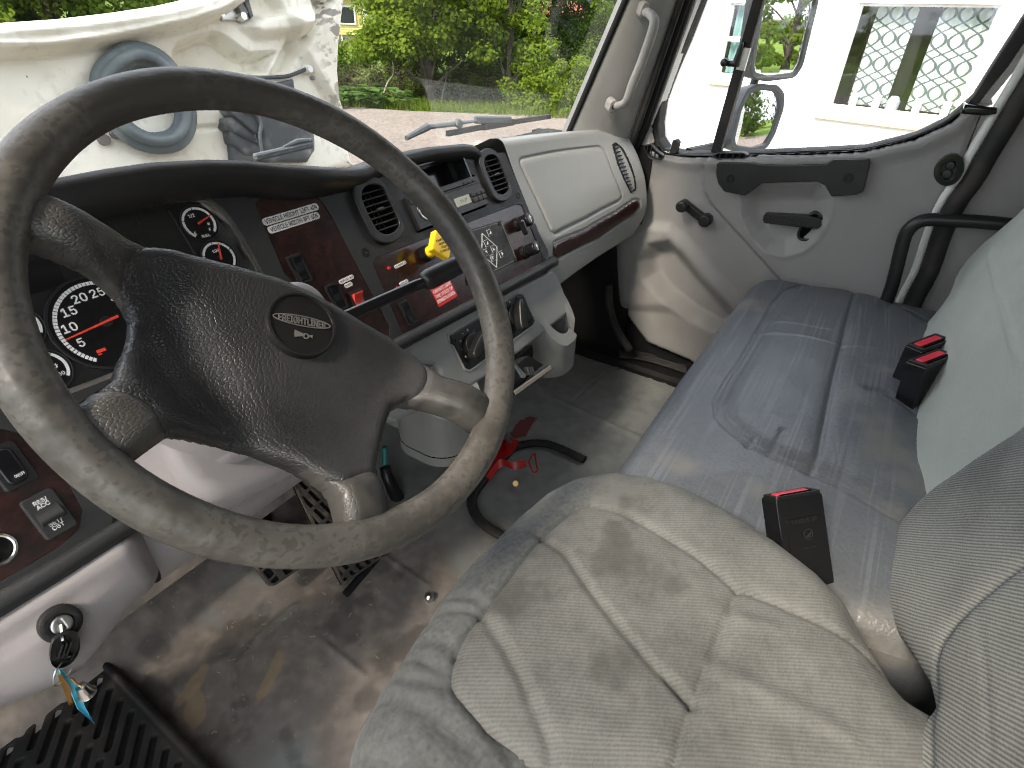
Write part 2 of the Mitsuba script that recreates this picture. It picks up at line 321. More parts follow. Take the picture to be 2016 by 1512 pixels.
OPEN_A = [(100, 348), (130, 386), (200, 426), (280, 459), (350, 482), (400, 498), (480, 521), (550, 543), (619, 574), (688, 612), (723, 633), (775, 661), (827, 699), (879, 735), (924, 755), (945, 753), (957, 735), (956, 690)]
def wedge(P, full=None):
    L = [wp(*q) for q in P]; out = []
    for a, b in L:
        r = math.hypot(a, b)
        if r > .172: k = .2062 / r; a, b = a * k, b * k
        out.append((a, b))
    return out
oA = wedge(OPEN_A); a0, a1 = math.atan2(oA[-1][1], oA[-1][0]), math.atan2(oA[0][1], oA[0][0])
if a1 < a0: a1 += 2 * math.pi
oA += [(.2062 * math.cos(t), .2062 * math.sin(t)) for t in np.linspace(a0, a1, 60)[1:-1]]
web = Point(0, 0).buffer(.2125, 64)
for o in (oA, wedge(OPEN_B), wedge(OPEN_C), wedge(OPEN_D)): web = web.difference(Polygon(o).buffer(0).buffer(-.004).buffer(.008, 8).buffer(-.004, 8))
web = max(polys(web), key=lambda g: g.area)
SEAMS = [[wp(*q) for q in L] for L in (cr(0, 400, .2778, [(1330, 262), (1250, 250), (1100, 258), (1000, 290), (925, 370), (885, 470), (880, 560), (920, 700)]), cr(0, 400, .2778, [(730, 1335), (830, 1345), (950, 1380), (1040, 1440), (1100, 1512), (1150, 1600)]),
         cr(480, 300, .3472, [(990, 1130), (1020, 1190), (1035, 1260), (1020, 1330), (980, 1380), (920, 1410)]), cr(600, 650, .3472, [(130, 850), (200, 855), (250, 842), (330, 812), (400, 812), (445, 830)]))]
def web_top(x, y, d):
    r = np.hypot(x, y); base = wheel_h(r) + .010 * ss(.21, .16, r) + .006
    t = np.sqrt(np.clip(1 - (1 - np.clip(d / .016, 0, 1)) ** 2, 0, 1))
    z = base - .020 * (1 - t) + .006 * np.exp(-(r / .09) ** 2) - .014 * ss(-.072, -.118, x - .1 * y) * ss(.165, .13, r)
    for L in SEAMS: z = z - .0026 * np.exp(-(polyline_d(x, y, L) / .0016) ** 2)
    return z
def web_bot(x, y, d): 
    r = np.hypot(x, y); return wheel_h(r) - .014 - .02 * np.sqrt(np.clip(d / .03, 0, 1)) * (r < .2)
sw = thing('steering_wheel', 'worn dark grey four spoke steering wheel with round horn button at its hub', 'steering wheel')
gcol = np.linspace(0, 2 * np.pi, 220, endpoint=False)
rimc = np.array([WH.w(.2125 * math.cos(t), .2125 * math.sin(t), 0) for t in gcol])
obj('rim', tube(rimc, .0168 + .0004 * np.sin(gcol * 9), 22, closed=True), 'rim_leather', sw, True, label='worn greyish rim with cracked leather')
wm = inflate(web, web_top, web_bot, .0030, lines=SEAMS)
cw = wm.triangles_center; rr_ = np.hypot(cw[:, 0], cw[:, 1])
padpoly = Polygon(SEAMS[0][::-1] + [wp(420, 505), wp(500, 525), wp(619, 570), wp(723, 628), wp(800, 672)] + SEAMS[2] + [wp(785, 800), wp(762, 850), wp(760, 905)] + SEAMS[3][::-1] + [wp(640, 935), wp(560, 905), wp(450, 870), wp(330, 858)] + SEAMS[1][::-1] + [wp(195, 765), wp(222, 715), wp(238, 650), wp(236, 580)]).buffer(0)
inpad = shapely.contains_xy(padpoly, cw[:, 0], cw[:, 1])
for nm_, sel, m_ in (('hub_pad', inpad, 'pad_leather'), ('spoke_web', ~inpad, 'spoke_leather')):
    s_ = trimesh.Trimesh(wm.vertices, wm.faces[sel], process=False); s_.remove_unreferenced_vertices(); obj(nm_, WH.put(s_), m_, sw, True)
EMB = Pl(WH.w(*WH.p(593, 641, -.022), -.0235), (1, 0, 0), (0, .666, .746))
er = .0315
eb = obj('horn_button', EMB.put(cat([bevel(Point(0, 0).buffer(er, 32), -.012, .004, .002), bevel(Point(0, 0).buffer(er, 32).difference(Point(0, 0).buffer(er - .003, 32)), .004, .0062, .0012)])), 'black_plastic', sw)
ang = -.62
R2 = trimesh.transformations.rotation_matrix(ang, (0, 0, 1))
def em(m, y=0): m = mv(m, 0, y, .0045); m.apply_transform(R2); return EMB.put(m)
ov = affinity.scale(Point(0, 0).buffer(.0265, 32), 1, .20)
obj('oval_ring', em(ex(ov.difference(ov.buffer(-.0009)), 0, .0008), .003), 'emblem_grey', eb)
obj('lettering', em(text('FREIGHTLINER', .0062, .0010, True, maxw=.043), .003), 'emblem_grey', eb)
horn = unary_union([Polygon([(-.007, -.0035), (-.007, .0035), (.002, .0008), (.002, -.0008)]), Point(.003, -.0008).buffer(.0028).difference(Point(.003, -.0008).buffer(.0018)), Polygon([(.0045, .000), (.009, .0015), (.009, -.0018)])])
obj('horn_mark', em(ex(horn, 0, .0008), -.0105), 'emblem_grey', eb)

# ================================================================ steering column and gear stalk
col = thing('steering_column', 'grey moulded steering column shroud behind the steering wheel', 'steering column')
def colbox(w0, w1, v0, v1, h0, h1, r, sh=0.0):
    A = np.array(rrect((w0 + w1) / 2, (v0 + v1) / 2, w1 - w0, v1 - v0, r, n=8).exterior.coords)[:-1]
    rows = []
    for h, k in ((h1, .0), (h1, .82), (h1 - .006, .94), (h1 - .018, 1.0), ((h0 + h1) / 2, 1.03), (h0, 1.06)):
        c = np.array([(w0 + w1) / 2, (v0 + v1) / 2]); Q = c + (A - c) * k; rows.append(np.c_[Q, np.full(len(Q), h)])
    G = np.stack(rows, 1); return WH.put(grid(G, closed_u=True))
obj('shroud', colbox(-.085, .090, -.080, .060, -.40, -.105, .03), 'taupe_dark', col, 30)
obj('shroud_skirt', [WH.put(bevel(spoly([(-.105, -.10), (.0, -.125), (.105, -.10), (.115, -.02), (.08, .02), (-.08, .02), (-.115, -.02)], 60), -.45, -.20, .02, 4))], 'taupe_dark', col, 40)
obj('tilt_wing', [WH.put(bevel(spoly([(-.10, -.045), (-.055, -.075), (-.05, .045), (-.09, .055), (-.118, .01)], 50), -.24, -.125, .014, 3))], 'taupe_dark', col, 40)
st = thing('turn_signal_stalk', 'black lever with thick grip sticking out to the right behind the steering wheel', 'lever')
A_, B_, C_ = WH.w(*WH.p(660, 632, -.11), -.11), WH.w(*WH.p(838, 553, -.085), -.085), WH.w(*WH.p(935, 505, -.07), -.07)
obj('rod', tube(spl([A_, (A_ + B_) / 2, B_], 8), .0072, 14), 'black_gloss', st, True)
dG = nrm(C_ - B_)
obj('grip', tube([B_ - dG * .006, B_ - dG * .002, B_ + dG * .006, B_ + dG * .03, C_ - dG * .01, C_], [.0075, .0115, .0135, .0135, .0125, .010], 18), 'black_plastic', st, True)

# ================================================================ dashboard
DP = Pl((0, .6755, -.39), (1, 0, 0), (0, .5, .866))
db = thing('dashboard', 'charcoal and grey dashboard with burgundy wood grain trim, gauges and round vents', 'dashboard')
RIDGE = [(-.16, .262), (.0, .262), (.25, .268), (.315, .270), (.373, .269), (.436, .262), (.491, .252), (.549, .236), (.618, .222), (.70, .212), (.78, .220), (.894, .221), (1.005, .212), (1.065, .196), (1.10, .17)]
rx, rb = np.array(RIDGE).T
rb = rb - .024
ridge = lambda x: np.interp(x, rx, rb)
clus = [(.13, .205), (.30, .213), (.412, .207), (.440, .190), (.452, .160), (.4545, .09), (.45, .035), (.43, .022), (.16, .025), (.125, .04), (.118, .08), (.12, .18)]
clusp = spoly(clus, 70)
burlL = Polygon(DP.ps([(506, 404), (516, 393), (548, 382), (590, 382), (620, 386), (633, 398), (650, 425), (700, 520), (766, 645), (764, 660), (752, 665), (722, 672), (700, 670), (640, 620), (563, 536)], 0)).buffer(-.006).buffer(.006)
burlR = Polygon(DP.ps([(737, 520), (741, 510), (880, 457), (1019, 404), (1027, 405), (1050, 462), (1069, 508), (1067, 516), (940, 578), (803, 654), (793, 652)], 0)).buffer(-.004).buffer(.004)
lowL = Polygon([(-.16, .021), (.02, .020), (.100, .017), (.111, .004), (.115, -.02), (.118, -.065), (.115, -.094), (.104, -.109), (.083, -.115), (-.16, -.117)]).buffer(-.008).buffer(.008)
radioP = Polygon(DP.ps([(795, 393), (934, 345), (956, 405), (822, 457)]))
dispP = Polygon(DP.ps([(808, 333), (907, 303), (925, 349), (843, 378)]))
v1c, v2c = DP.p(743, 415, .004), DP.p(973, 346, .004)
def ventpoly(c, k=1.0): return spoly([(c[0] + k * a, c[1] + k * b) for a, b in ((-.034, .045), (-.012, .058), (.016, .058), (.036, .046), (.040, .02), (.040, -.02), (.036, -.046), (.012, -.058), (-.016, -.058), (-.036, -.046), (-.041, -.02), (-.041, .02))], 60)
xs = np.linspace(-.16, 1.085, 70)
outl = [(x, ridge(x) - .036 + .016 * float(ss(.56, .76, x))) for x in xs if x < 1.0] + DP.ps([(995, 300), (1012, 322), (1034, 390), (1062, 460), (1089, 514)], 0) + [(1.168, -.110), (.60, -.110), (.24, -.126), (-.16, -.128)]
fas = Polygon(outl).buffer(0)
fas = fas.buffer(-.012).buffer(.012, 8)
holes = unary_union([clusp, burlL.buffer(.003), burlR.buffer(.003), lowL.buffer(.003), radioP.buffer(.002), dispP, ventpoly(v1c, .98), ventpoly(v2c, .98)])
obj('fascia', DP.put(bevel(fas.difference(holes), -.16, 0, .006, 3)), 'charcoal', db, 40)
# padded brow
rows = []
for x in np.linspace(-.16, 1.10, 90):
    r = ridge(x); k = float(ss(.56, .76, x)); e = float(ss(1.10, 1.03, x))
    A = [(-.004, r - .044), (.008, r - .042), (.024, r - .035), (.036, r - .023), (.041, r - .011), (.036, r - .003), (.024, r + .0), (.004, r + .004)]
    B = [(-.004, r - .030), (.004, r - .028), (.012, r - .024), (.017, r - .017), (.018, r - .010), (.014, r - .003), (.006, r + .0), (-.008, r + .004)]
    P = [(h0 * (1 - k) + h1 * k, b0 * (1 - k) + b1 * k) for (h0, b0), (h1, b1) in zip(A, B)]
    h_, b_ = P[-1]; P += [(h_ - .03, b_ + .008), (h_ - .10, b_ + .020), (h_ - .22, b_ + .036), (h_ - .33, b_ + .05)]
    rows.append([DP.w(x, b - .03 * (1 - e), h - .03 * (1 - e)) for h, b in spl(P, 40)])
obj('brow', grid(rows), 'brow_vinyl', db, True, label='soft dark brow along the top of the dashboard')
# burl panels
for nm_, g_ in (('burl_panel', burlL), ('burl_panel', burlR), ('burl_panel', lowL)): obj(nm_, DP.put(bevel(g_.buffer(.004), -.012, -.002, .0015)), 'burl', db, 40)
beads = ([tube(spl([DP.w(.56, -.112, .004), DP.w(.63, -.112, .006), DP.w(.9, -.121, .006), DP.w(1.172, -.128, .004)], 20), .0125, 16), tube([DP.w(-.16, -.136, -.002), DP.w(.07, -.138, -.002), DP.w(.15, -.137, -.004), DP.w(.50, -.118, -.004)], .0125, 16)])
for b_ in beads: obj('lower_lip', b_, 'charcoal', db, True)
def screw(P, px, py, h, r, m_='screw_black', par=None, nm_='screw'):
    a, b = P.p(px, py, h)
    rec = Point(a, b).buffer(r * 1.6, 16).difference(Point(a, b).buffer(r * 1.05, 16)); hx = Point(a, b).buffer(r, 16).difference(Point(a, b).buffer(r * .42, 3))
    return obj(nm_, P.put(cat([bevel(rec, h - .004, h + .0012, .0006), bevel(hx, h - .004, h + .0008, .0006), ex(Point(a, b).buffer(r), h - .004, h - .001)])), m_, par or db)
for q in ((489, 380), (720, 497), (918, 296), (1020, 385), (1087, 511), (797, 677), (236, 1025)): screw(DP, *q, .0, .0052)

# ---- instrument cluster
CP = -.022
obj('cluster_face', DP.put(bevel(clusp.buffer(.012), CP - .01, CP, .001)), 'black_plastic', db)
ringo = clusp.buffer(.001).difference(clusp.buffer(-.006)); 
obj('cluster_bezel', DP.put(bevel(ringo, CP, -.004, .002)), 'steel', db, label='bright inner edge around the instrument cluster')
def arc(c, r0, r1, t0, t1, n=40):
    t = np.radians(np.linspace(t0, t1, n)); return Polygon([(c[0] + r1 * math.cos(a), c[1] + r1 * math.sin(a)) for a in t] + [(c[0] + r0 * math.cos(a), c[1] + r0 * math.sin(a)) for a in t[::-1]])
def gauge(c, R, t0, t1, ticks, needle, nums, name_, nlen=.86, back=.0, width=.0011, band=.14, nh=.16, extra=()):
    g = obj('gauge', DP.put(bevel(Point(*c).buffer(R * 1.10, 40), CP, CP + .0015, .0008)), 'black_gloss', db)
    obj('ring', DP.put(bevel(Point(*c).buffer(R * 1.16, 40).difference(Point(*c).buffer(R * 1.08, 40)), CP, CP + .004, .0012)), 'black_plastic', g)
    A = arc(c, R * (1 - band), R, t0, t1)
    for k in range(ticks + 1):
        t = math.radians(t0 + (t1 - t0) * k / ticks); A = A.difference(LineString([(c[0] + .7 * R * math.cos(t), c[1] + .7 * R * math.sin(t)), (c[0] + 1.2 * R * math.cos(t), c[1] + 1.2 * R * math.sin(t))]).buffer(.00045 if ticks > 10 else .0006))
    obj('scale', DP.put(ex(A, CP + .0015, CP + .0022)), 'white_print', g)
    T_ = [mv(text(s_, nh * R * k_, .0005, True), c[0] + R * x_, c[1] + R * y_, CP + .0016) for s_, x_, y_, k_ in nums]
    if T_: obj('lettering', DP.put(cat(T_)), 'white_print', g)
    t = math.radians(needle); d = np.array([math.cos(t), math.sin(t)]); p, q = np.array(c) - d * R * back, np.array(c) + d * R * nlen
    s_ = np.array([-d[1], d[0]])
    obj('needle', DP.put(bevel(Polygon([p + s_ * width * 1.3, p - s_ * width * 1.3, q - s_ * width * .6, q + s_ * width * .6]), CP + .006, CP + .0078, .0006)), 'needle_red', g)
    obj('needle_hub', DP.put(bevel(Point(*c).buffer(R * .13, 16), CP + .001, CP + .0065, .001)), 'black_plastic', g)
    return g
spc = (.247, .087)
def onr(t, k): return k * math.cos(math.radians(t)), k * math.sin(math.radians(t))
nums = [(s_, *onr(t_, .72), 1.2) for s_, t_ in (('5', 200), ('10', 168.5), ('15', 138), ('20', 106), ('25', 75), ('30', 44), ('35', 12))]
gauge(spc, .051, -50, 231, 58, 185.6, nums, 'speed', nlen=.93, back=.28, width=.0013, band=.085)
gauge((.416, .1705), .0225, -50, 230, 4, 17, [('1/2', -.22, .52, 1.2), ('E', -.55, -.52, 1.1), ('F', .42, -.52, 1.1), ('FUEL', -.02, -.82, 1.0)], 'fuel', back=.2)
obj('pump_mark', DP.put(mv(ex(unary_union([sbox(-.0012, -.0016, .0010, .0018), sbox(.0014, -.001, .0018, .0014)]), 0, .0005), (.416) + .0115, .1705 - .004, CP + .0016)), 'white_print', f'{db}__gauge_001')
vg = (.417, .119)
gauge(vg, .0225, -50, 230, 4, 70, [('100', .0, .45, 1.1), ('AIR', 0, -.7, 1.0)], 'air', back=.2)
wg, tg = (.167, .111), (.1665, .058)
gauge(wg, .0225, -35, 230, 3, 150, [('200', .30, .55, 1.15), ('250', .42, -.42, 1.15), ('WATER', .1, -.95, 1.1)], 'water', back=.2)
gauge(tg, .0225, -40, 230, 3, 215, [('275', .18, .5, 1.15), ('350', .46, -.36, 1.15), ('200', -.6, .3, 1.1), ('TRANS', .0, -.95, 1.15)], 'trans', back=.35)
for c_ in (wg,):
    obj('thermometer_mark', DP.put(mv(ex(unary_union([sbox(-.0004, -.001, .0004, .004), Point(0, -.0012).buffer(.0011), sbox(-.003, -.0034, .003, -.0030), sbox(.0008, .002, .002, .0024)]), 0, .0005), c_[0] + .0065, c_[1] + .0005, CP + .0016)), 'white_print', f'{db}__gauge_003')
gm = Point(0, 0).buffer(.0024).difference(Point(0, 0).buffer(.0016)); gm = unary_union([gm, Point(0, 0).buffer(.0007)] + [affinity.rotate(sbox(.0023, -.0004, .0032, .0004), k * 45, origin=(0, 0)) for k in range(8)])
obj('gear_mark', DP.put(mv(ex(gm, 0, .0005), tg[0] + .0105, tg[1] + .002, CP + .0016)), 'white_print', f'{db}__gauge_004')
obj('odometer_mark', DP.put(mv(cat([ex(sbox(-.006, -.002, .004, .002), 0, .0006), ex(sbox(-.006, -.0045, -.002, -.003), 0, .0006)]), *DP.p(200, 690, CP), CP + .0018)), 'needle_red', f'{db}__gauge')
# warning lamp strip, divider and clear lens edge
for k in range(9):
    a = .135 + k * .026 + (.01 if k > 4 else 0)
    obj('warning_lamp', DP.put(bevel(rrect(a, .190, .020, .011, .001), CP, CP + .0012, .0005)), 'black_plastic', db)
obj('display_window', DP.put(bevel(rrect(.185, .158, .10, .036, .004), CP, CP + .001, .0005)), 'black_gloss', db)
obj('cluster_divider', DP.put(bevel(LineString(DP.ps([(332, 415), (370, 480), (420, 570)], CP)).buffer(.0012), CP, CP + .003, .001)), 'black_plastic', db)
# ---- labels on the left burl panel
def label(px, py, w, h, txt, th, ang, m_='label_white', tm='black_print', h0=-.0018, parent=None, r=None, bold=False):
    a, b = DP.p(px, py, h0); k = obj('label', DP.put(bevel(rrect(a, b, w, h, r if r is not None else h * .45, ang), h0, h0 + .0007, .0003)), m_, parent or db)
    R_ = trimesh.transformations.rotation_matrix(math.radians(ang), (0, 0, 1)); L = txt if isinstance(txt, list) else [txt]; Z = []
    for i, s_ in enumerate(L):
        t_ = text(s_, th, .0003, bold, maxw=w * .92); t_.apply_translation((0, ((len(L) - 1) / 2 - i) * th * 1.5, h0 + .0007)); t_.apply_transform(R_); t_.apply_translation((a, b, 0)); Z.append(t_)
    obj('lettering', DP.put(cat(Z)), tm, k); return k
label(574, 421.5, .106, .0112, 'VEHICLE HEIGHT 13FT 4IN', .0068, 1, bold=True)
label(580, 438, .098, .0112, 'VEHICLE WIDTH 8FT 6IN', .0068, 1, bold=True)
label(682, 550, .032, .0075, 'SERVICE AIR', .0036, 2)
label(686, 561, .017, .0075, 'DUMP', .0036, 2)
label(788, 521, .031, .0065, 'GENERATOR ON', .0032, 2)
label(795, 556, .023, .0065, 'STEPS OUT', .0032, 2)
label(872, 571, .060, .050, ['THIS VEHICLE', 'CAN NOT LEAVE', 'THE STATE OF', 'PENNSYLVANIA'], .0066, 2, 'label_red', 'white_print', r=.003, bold=True)
def rocker(px, py, w, h, m_='black_plastic', tilt=1, red=False, lamp=None):
    a, b = DP.p(px, py, 0); k = obj('rocker_switch', DP.put(bevel(rrect(a, b, w, h, .003).difference(rrect(a, b, w * .66, h * .78, .002)), -.004, .0025, .001)), 'black_plastic', db)
    n = 14; P = []
    for t in np.linspace(-1, 1, n):
        z = .004 + tilt * .004 * t + .0035 * t * t; P.append([(a - w * .32, b + h * .38 * t, -.003), (a - w * .32, b + h * .38 * t, z - .001), (a - w * .29, b + h * .38 * t, z), (a + w * .29, b + h * .38 * t, z), (a + w * .32, b + h * .38 * t, z - .001), (a + w * .32, b + h * .38 * t, -.003)])
    obj('rocker', DP.put(grid(P)), m_, k, 50)
    if lamp: obj('mark', DP.put(mv(text(lamp, .003, .0005, True), a, b - h * .24, .006)), 'white_print', k)
    return k
rocker(589, 530, .024, .046, 'black_gloss', 1); rocker(662, 585, .024, .046, 'black_gloss', 1); rocker(803, 616, .024, .046, 'black_gloss', -1, lamp='ON')
# red toggle block
a, b = DP.p(704, 592, 0); k_ = obj('rocker_switch', DP.put(bevel(rrect(a, b, .026, .036, .002), -.004, .0035, .001)), 'black_plastic', db)
P = []
for t in np.linspace(0, 1, 8): P.append([(a + sx, b + .011 - .020 * t, z) for sx, z in ((-.009, .003), (-.009, .0135 - .010 * math.sin(t * 2.4) * .7 - .003 * t), (.009, .0135 - .010 * math.sin(t * 2.4) * .7 - .003 * t), (.009, .003))])
obj('toggle', DP.put(cat([grid(P), ex(sbox(a - .009, b + .0105, a + .009, b + .0125), .003, .0135), ex(sbox(a - .009, b - .010, a + .009, b - .0085), .003, .006)])), 'switch_red', k_, False, label='bright red rocker')
for q in ((766, 528), (783, 567)):
    a, b = DP.p(*q, 0); obj('indicator_lamp', DP.put(bevel(Point(a, b).buffer(.0032, 12), -.003, .002, .0015)), 'red_steel', db)
a, b = DP.p(745, 470 + 45, 0)
# ---- vents
def vent(c, slats, tilt, P=DP, h=0.0):
    o, i = ventpoly(c, 1.0), ventpoly(c, .74)
    k = obj('air_vent', P.put(bevel(o.difference(affinity.translate(i, .004, 0)), -.03, .010, .009, 4)), 'black_plastic', db, 50)
    i = affinity.translate(i, .004, 0); x0, y0, x1, y1 = i.bounds
    obj('duct', P.put(ex(i.buffer(.002), -.034, -.028)), 'deep_black', k)
    for t in np.linspace(y0, y1, slats + 2)[1:-1]:
        s_ = i.buffer(.001).intersection(LineString([(x0 - .1, t), (x1 + .1, t)]))
        if s_.length < .01: continue
        (ax, _), (bx, _) = s_.coords[0], s_.coords[-1]
        obj('slat', P.put(mv(bevbox(abs(bx - ax), .0026, .010, .001), (ax + bx) / 2, t, .002)), 'black_plastic', k)
    for t in np.linspace(x0, x1, 6)[1:-1]: obj('vane', P.put(mv(trimesh.creation.box((.0012, (y1 - y0) * .93, .010)), t, c[1], -.012)), 'black_plastic', k)
    obj('thumb_tab', P.put(mv(bevbox(.014, .006, .010, .002), c[0] + .004, c[1] + .0, .009)), 'charcoal', k)
vent(v1c, 7, 0); vent(v2c, 7, 0)
# ---- display pocket and radio
obj('storage_slot', DP.put(cat([bevel(dispP.buffer(.006, join_style=2).difference(dispP.buffer(-.001)), -.03, .003, .002), ex(dispP.buffer(.002), -.05, -.045)])), 'black_gloss', db, label='empty black slot above the radio')
q = [np.array(v) for v in list(radioP.exterior.coords)[:4]]
rc = sum(q) / 4; RW, RH = np.linalg.norm(q[1] - q[0]), np.linalg.norm(q[3] - q[0]); ra = math.degrees(math.atan2(*(q[2] - q[3])[::-1]))
RD = Pl(DP.w(rc[0], rc[1], .004), DP.u * math.cos(math.radians(ra)) + DP.v * math.sin(math.radians(ra)), -DP.u * math.sin(math.radians(ra)) + DP.v * math.cos(math.radians(ra)))
rd = obj('radio', RD.put(cat([bevel(rrect(0, 0, RW, RH, .002), -.03, .004, .0015), bevel(rrect(.0, RH * .36, RW * .96, RH * .2, .001), .004, .006, .001)])), 'black_plastic', db, label='black car radio with small pale display')
obj('disc_slot', RD.put(ex(sbox(-RW * .2, RH * .30, RW * .30, RH * .34), .006, .0063)), 'deep_black', rd)
obj('lcd', RD.put(bevel(rrect(RW * .16, -RH * .12, RW * .22, RH * .28, .001), .004, .0046, .0003)), 'lcd', rd)
obj('lcd_digits', RD.put(mv(text('10 27', RH * .10, .0002), RW * .17, -RH * .12, .0046)), 'black_print', rd)
for r_ in range(2):
    for c_ in range(3): obj('button', RD.put(mv(bevbox(RW * .055, RH * .14, .006, .0012), RW * (.33 + c_ * .068), RH * (-.05 - .19 * r_), .006)), 'charcoal', rd)
for c_ in range(3): obj('button', RD.put(mv(bevbox(RW * .05, RH * .1, .005, .001), RW * (.28 + c_ * .065), RH * .37, .007)), 'charcoal', rd)
obj('speaker_ring', RD.put(bevel(Point(-RW * .34, -.0).buffer(RH * .34, 24).difference(Point(-RW * .34, 0).buffer(RH * .26, 24)), .003, .0062, .001)), 'steel', rd)
obj('speaker_grille', RD.put(bevel(Point(-RW * .34, 0).buffer(RH * .26, 24), .003, .005, .001)), 'black_matte', rd)
# ---- right burl panel: yellow valve knob, control plate, two knobs, small switch
def knob(c, h0, r, L, m_, name_, par=db, sides=20): return obj(name_, DP.put(bevel(Point(*c).buffer(r, sides), h0, h0 + L, r * .18, 3)), m_, par)
a, b = DP.p(838, 500, 0)
k_ = obj('parking_brake_knob', DP.put(cat([tube([(a, b, .002), (a, b, .010)], .0135, 24), tube([(a, b, .005), (a, b, .040)], [.0115, .0105], 24)])), 'knob_yellow', db, 40, label='yellow diamond shaped parking brake knob on its stem')
obj('collar', DP.put(bevel(Point(a, b).buffer(.0155, 24).difference(Point(a, b).buffer(.0118, 24)), -.002, .013, .002)), 'black_gloss', k_)
dia = Polygon([(a - .031, b + .003), (a, b + .033), (a + .031, b + .003), (a, b - .027)]).buffer(-.004).buffer(.004)
obj('diamond_cap', DP.put(bevel(dia, .038, .052, .003)), 'knob_yellow', k_, 40)
obj('lettering', DP.put(cat([mv(text(s_, .0042, .0004, True), a, b + .012 - i_ * .0068, .052) for i_, s_ in enumerate(('PARKING', 'BRAKE', 'PUSH', 'TO RELEASE'))])), 'black_print', k_)
pc = Polygon(DP.ps([(915, 455), (987, 434), (1019, 513), (925, 560)], .004))
cx_, cy_ = pc.centroid.x, pc.centroid.y
pl_ = obj('control_plate', DP.put(bevel(pc, -.002, .0045, .001)), 'charcoal', db, label='dark grey control plate with diamond of four arrow buttons')
pw = Polygon(DP.ps([(931, 478), (962, 458), (995, 500), (965, 533)], .005)).centroid
DI = Polygon([(pw.x, pw.y + .040), (pw.x + .030, pw.y), (pw.x, pw.y - .040), (pw.x - .030, pw.y)])
obj('diamond_outline', DP.put(ex(DI.difference(DI.buffer(-.0016)), .0045, .0051)), 'white_print', pl_)
ARW = Polygon([(-.003, -.003), (.003, .0035), (.004, -.0035)])
for i_, (dx, dy) in enumerate(((0, .0165), (.0145, 0), (-.0145, 0), (0, -.0165), (-.032, .020), (.024, .034), (.033, -.018), (-.034, -.020))):
    kk = obj('button', DP.put(bevel(rrect(pw.x + dx, pw.y + dy, .0115, .0125, .0012), .0045, .0065, .0008)), 'black_plastic', pl_)
    obj('button_outline', DP.put(ex(rrect(pw.x + dx, pw.y + dy, .0135, .0145, .0012).difference(rrect(pw.x + dx, pw.y + dy, .0120, .0130, .001)), .0045, .0052)), 'white_print', pl_)
    obj('button_mark', DP.put(ex(affinity.translate(affinity.rotate(ARW, (0, -90, 90, 180, 20, 0, 40, 60)[i_], origin=(0, 0)), pw.x + dx, pw.y + dy), .0065, .0068)), 'white_print', pl_)
obj('plate_border', DP.put(ex(pc.buffer(-.003).difference(pc.buffer(-.0036)), .0045, .0048)), 'tan_edge', pl_)
for q in ((987 - 4, 440), (1014, 512)): screw(DP, *q, .0045, .003, 'screw_black', pl_)
for (px, py), m_ in (((1020, 441), 'black_gloss'), ((1033, 496), 'black_gloss')):
    a, b = DP.p(px, py, 0); k_ = obj('control_knob', DP.put(cat([bevel(Point(a, b).buffer(.016, 24), -.002, .008, .003), bevel(Point(a + .003, b).buffer(.0145, 24), .008, .036, .004, 3)])), m_, db, 40)
    obj('knob_mark', DP.put(mv(ex(Polygon([(-.004, .002), (.0, .008), (.004, .002), (.001, .002), (.001, -.007), (-.001, -.007), (-.001, .002)]), 0, .0004), a + .003, b, .036)), 'white_print', k_)
a, b = DP.p(1028, 449, .03); obj('knob_pointer', DP.put(mv(bevbox(.012, .034, .014, .004), a, b, .034)), 'black_gloss', f'{db}__control_knob')
# ---- left lower burl: two switches and a lighter ring
for (px, py, w, h) in ((18, 918, .030, .048),):
    a, b = DP.p(px, py, 0); k_ = obj('rocker_switch', DP.put(bevel(rrect(a, b, w, h, .004), -.004, .004, .0015)), 'black_plastic', db)
    obj('rocker', DP.put(bevel(rrect(a - .001, b, w * .66, h * .82, .007), .002, .008, .003, 3)), 'black_gloss', k_, 40)
    obj('mark', DP.put(mv(text('ON/OFF', .003, .0004, True, maxw=.009), a + .002, b - h * .25, .008)), 'white_print', k_)
a, b = DP.p(96, 1012, 0); w, h = .030, .050
k_ = obj('cruise_switch', DP.put(bevel(rrect(a, b, w, h, .004), -.004, .0045, .0015)), 'charcoal', db, label='cruise switch with white lettering above and below its rocker')
for s_, dy in (('RES/', .0165), ('ACC', .0115), ('SET/', -.0105), ('CST', -.0155)): obj('lettering', DP.put(mv(text(s_, .0042, .0004, True), a, b + dy, .0045)), 'white_print', k_)
P = []
for t in np.linspace(-1, 1, 9): z = .005 + .006 * ss(.9, -.7, t) - .004 * ss(-.6, -1, t); P.append([(a + sx * w * .36, b + .0085 * t, zz) for sx, zz in ((-1, .003), (-1, z), (1, z), (1, .003))])
obj('rocker', DP.put(grid(P)), 'charcoal', k_, 50)
a, b = DP.p(-8, 1083, 0); obj('lighter_socket', DP.put(bevel(Point(a, b).buffer(.017, 24).difference(Point(a, b).buffer(.0125, 24)), -.004, .005, .002)), 'chrome', db)
obj('socket_hole', DP.put(ex(Point(a, b).buffer(.0125), -.004, -.001)), 'deep_black', db)
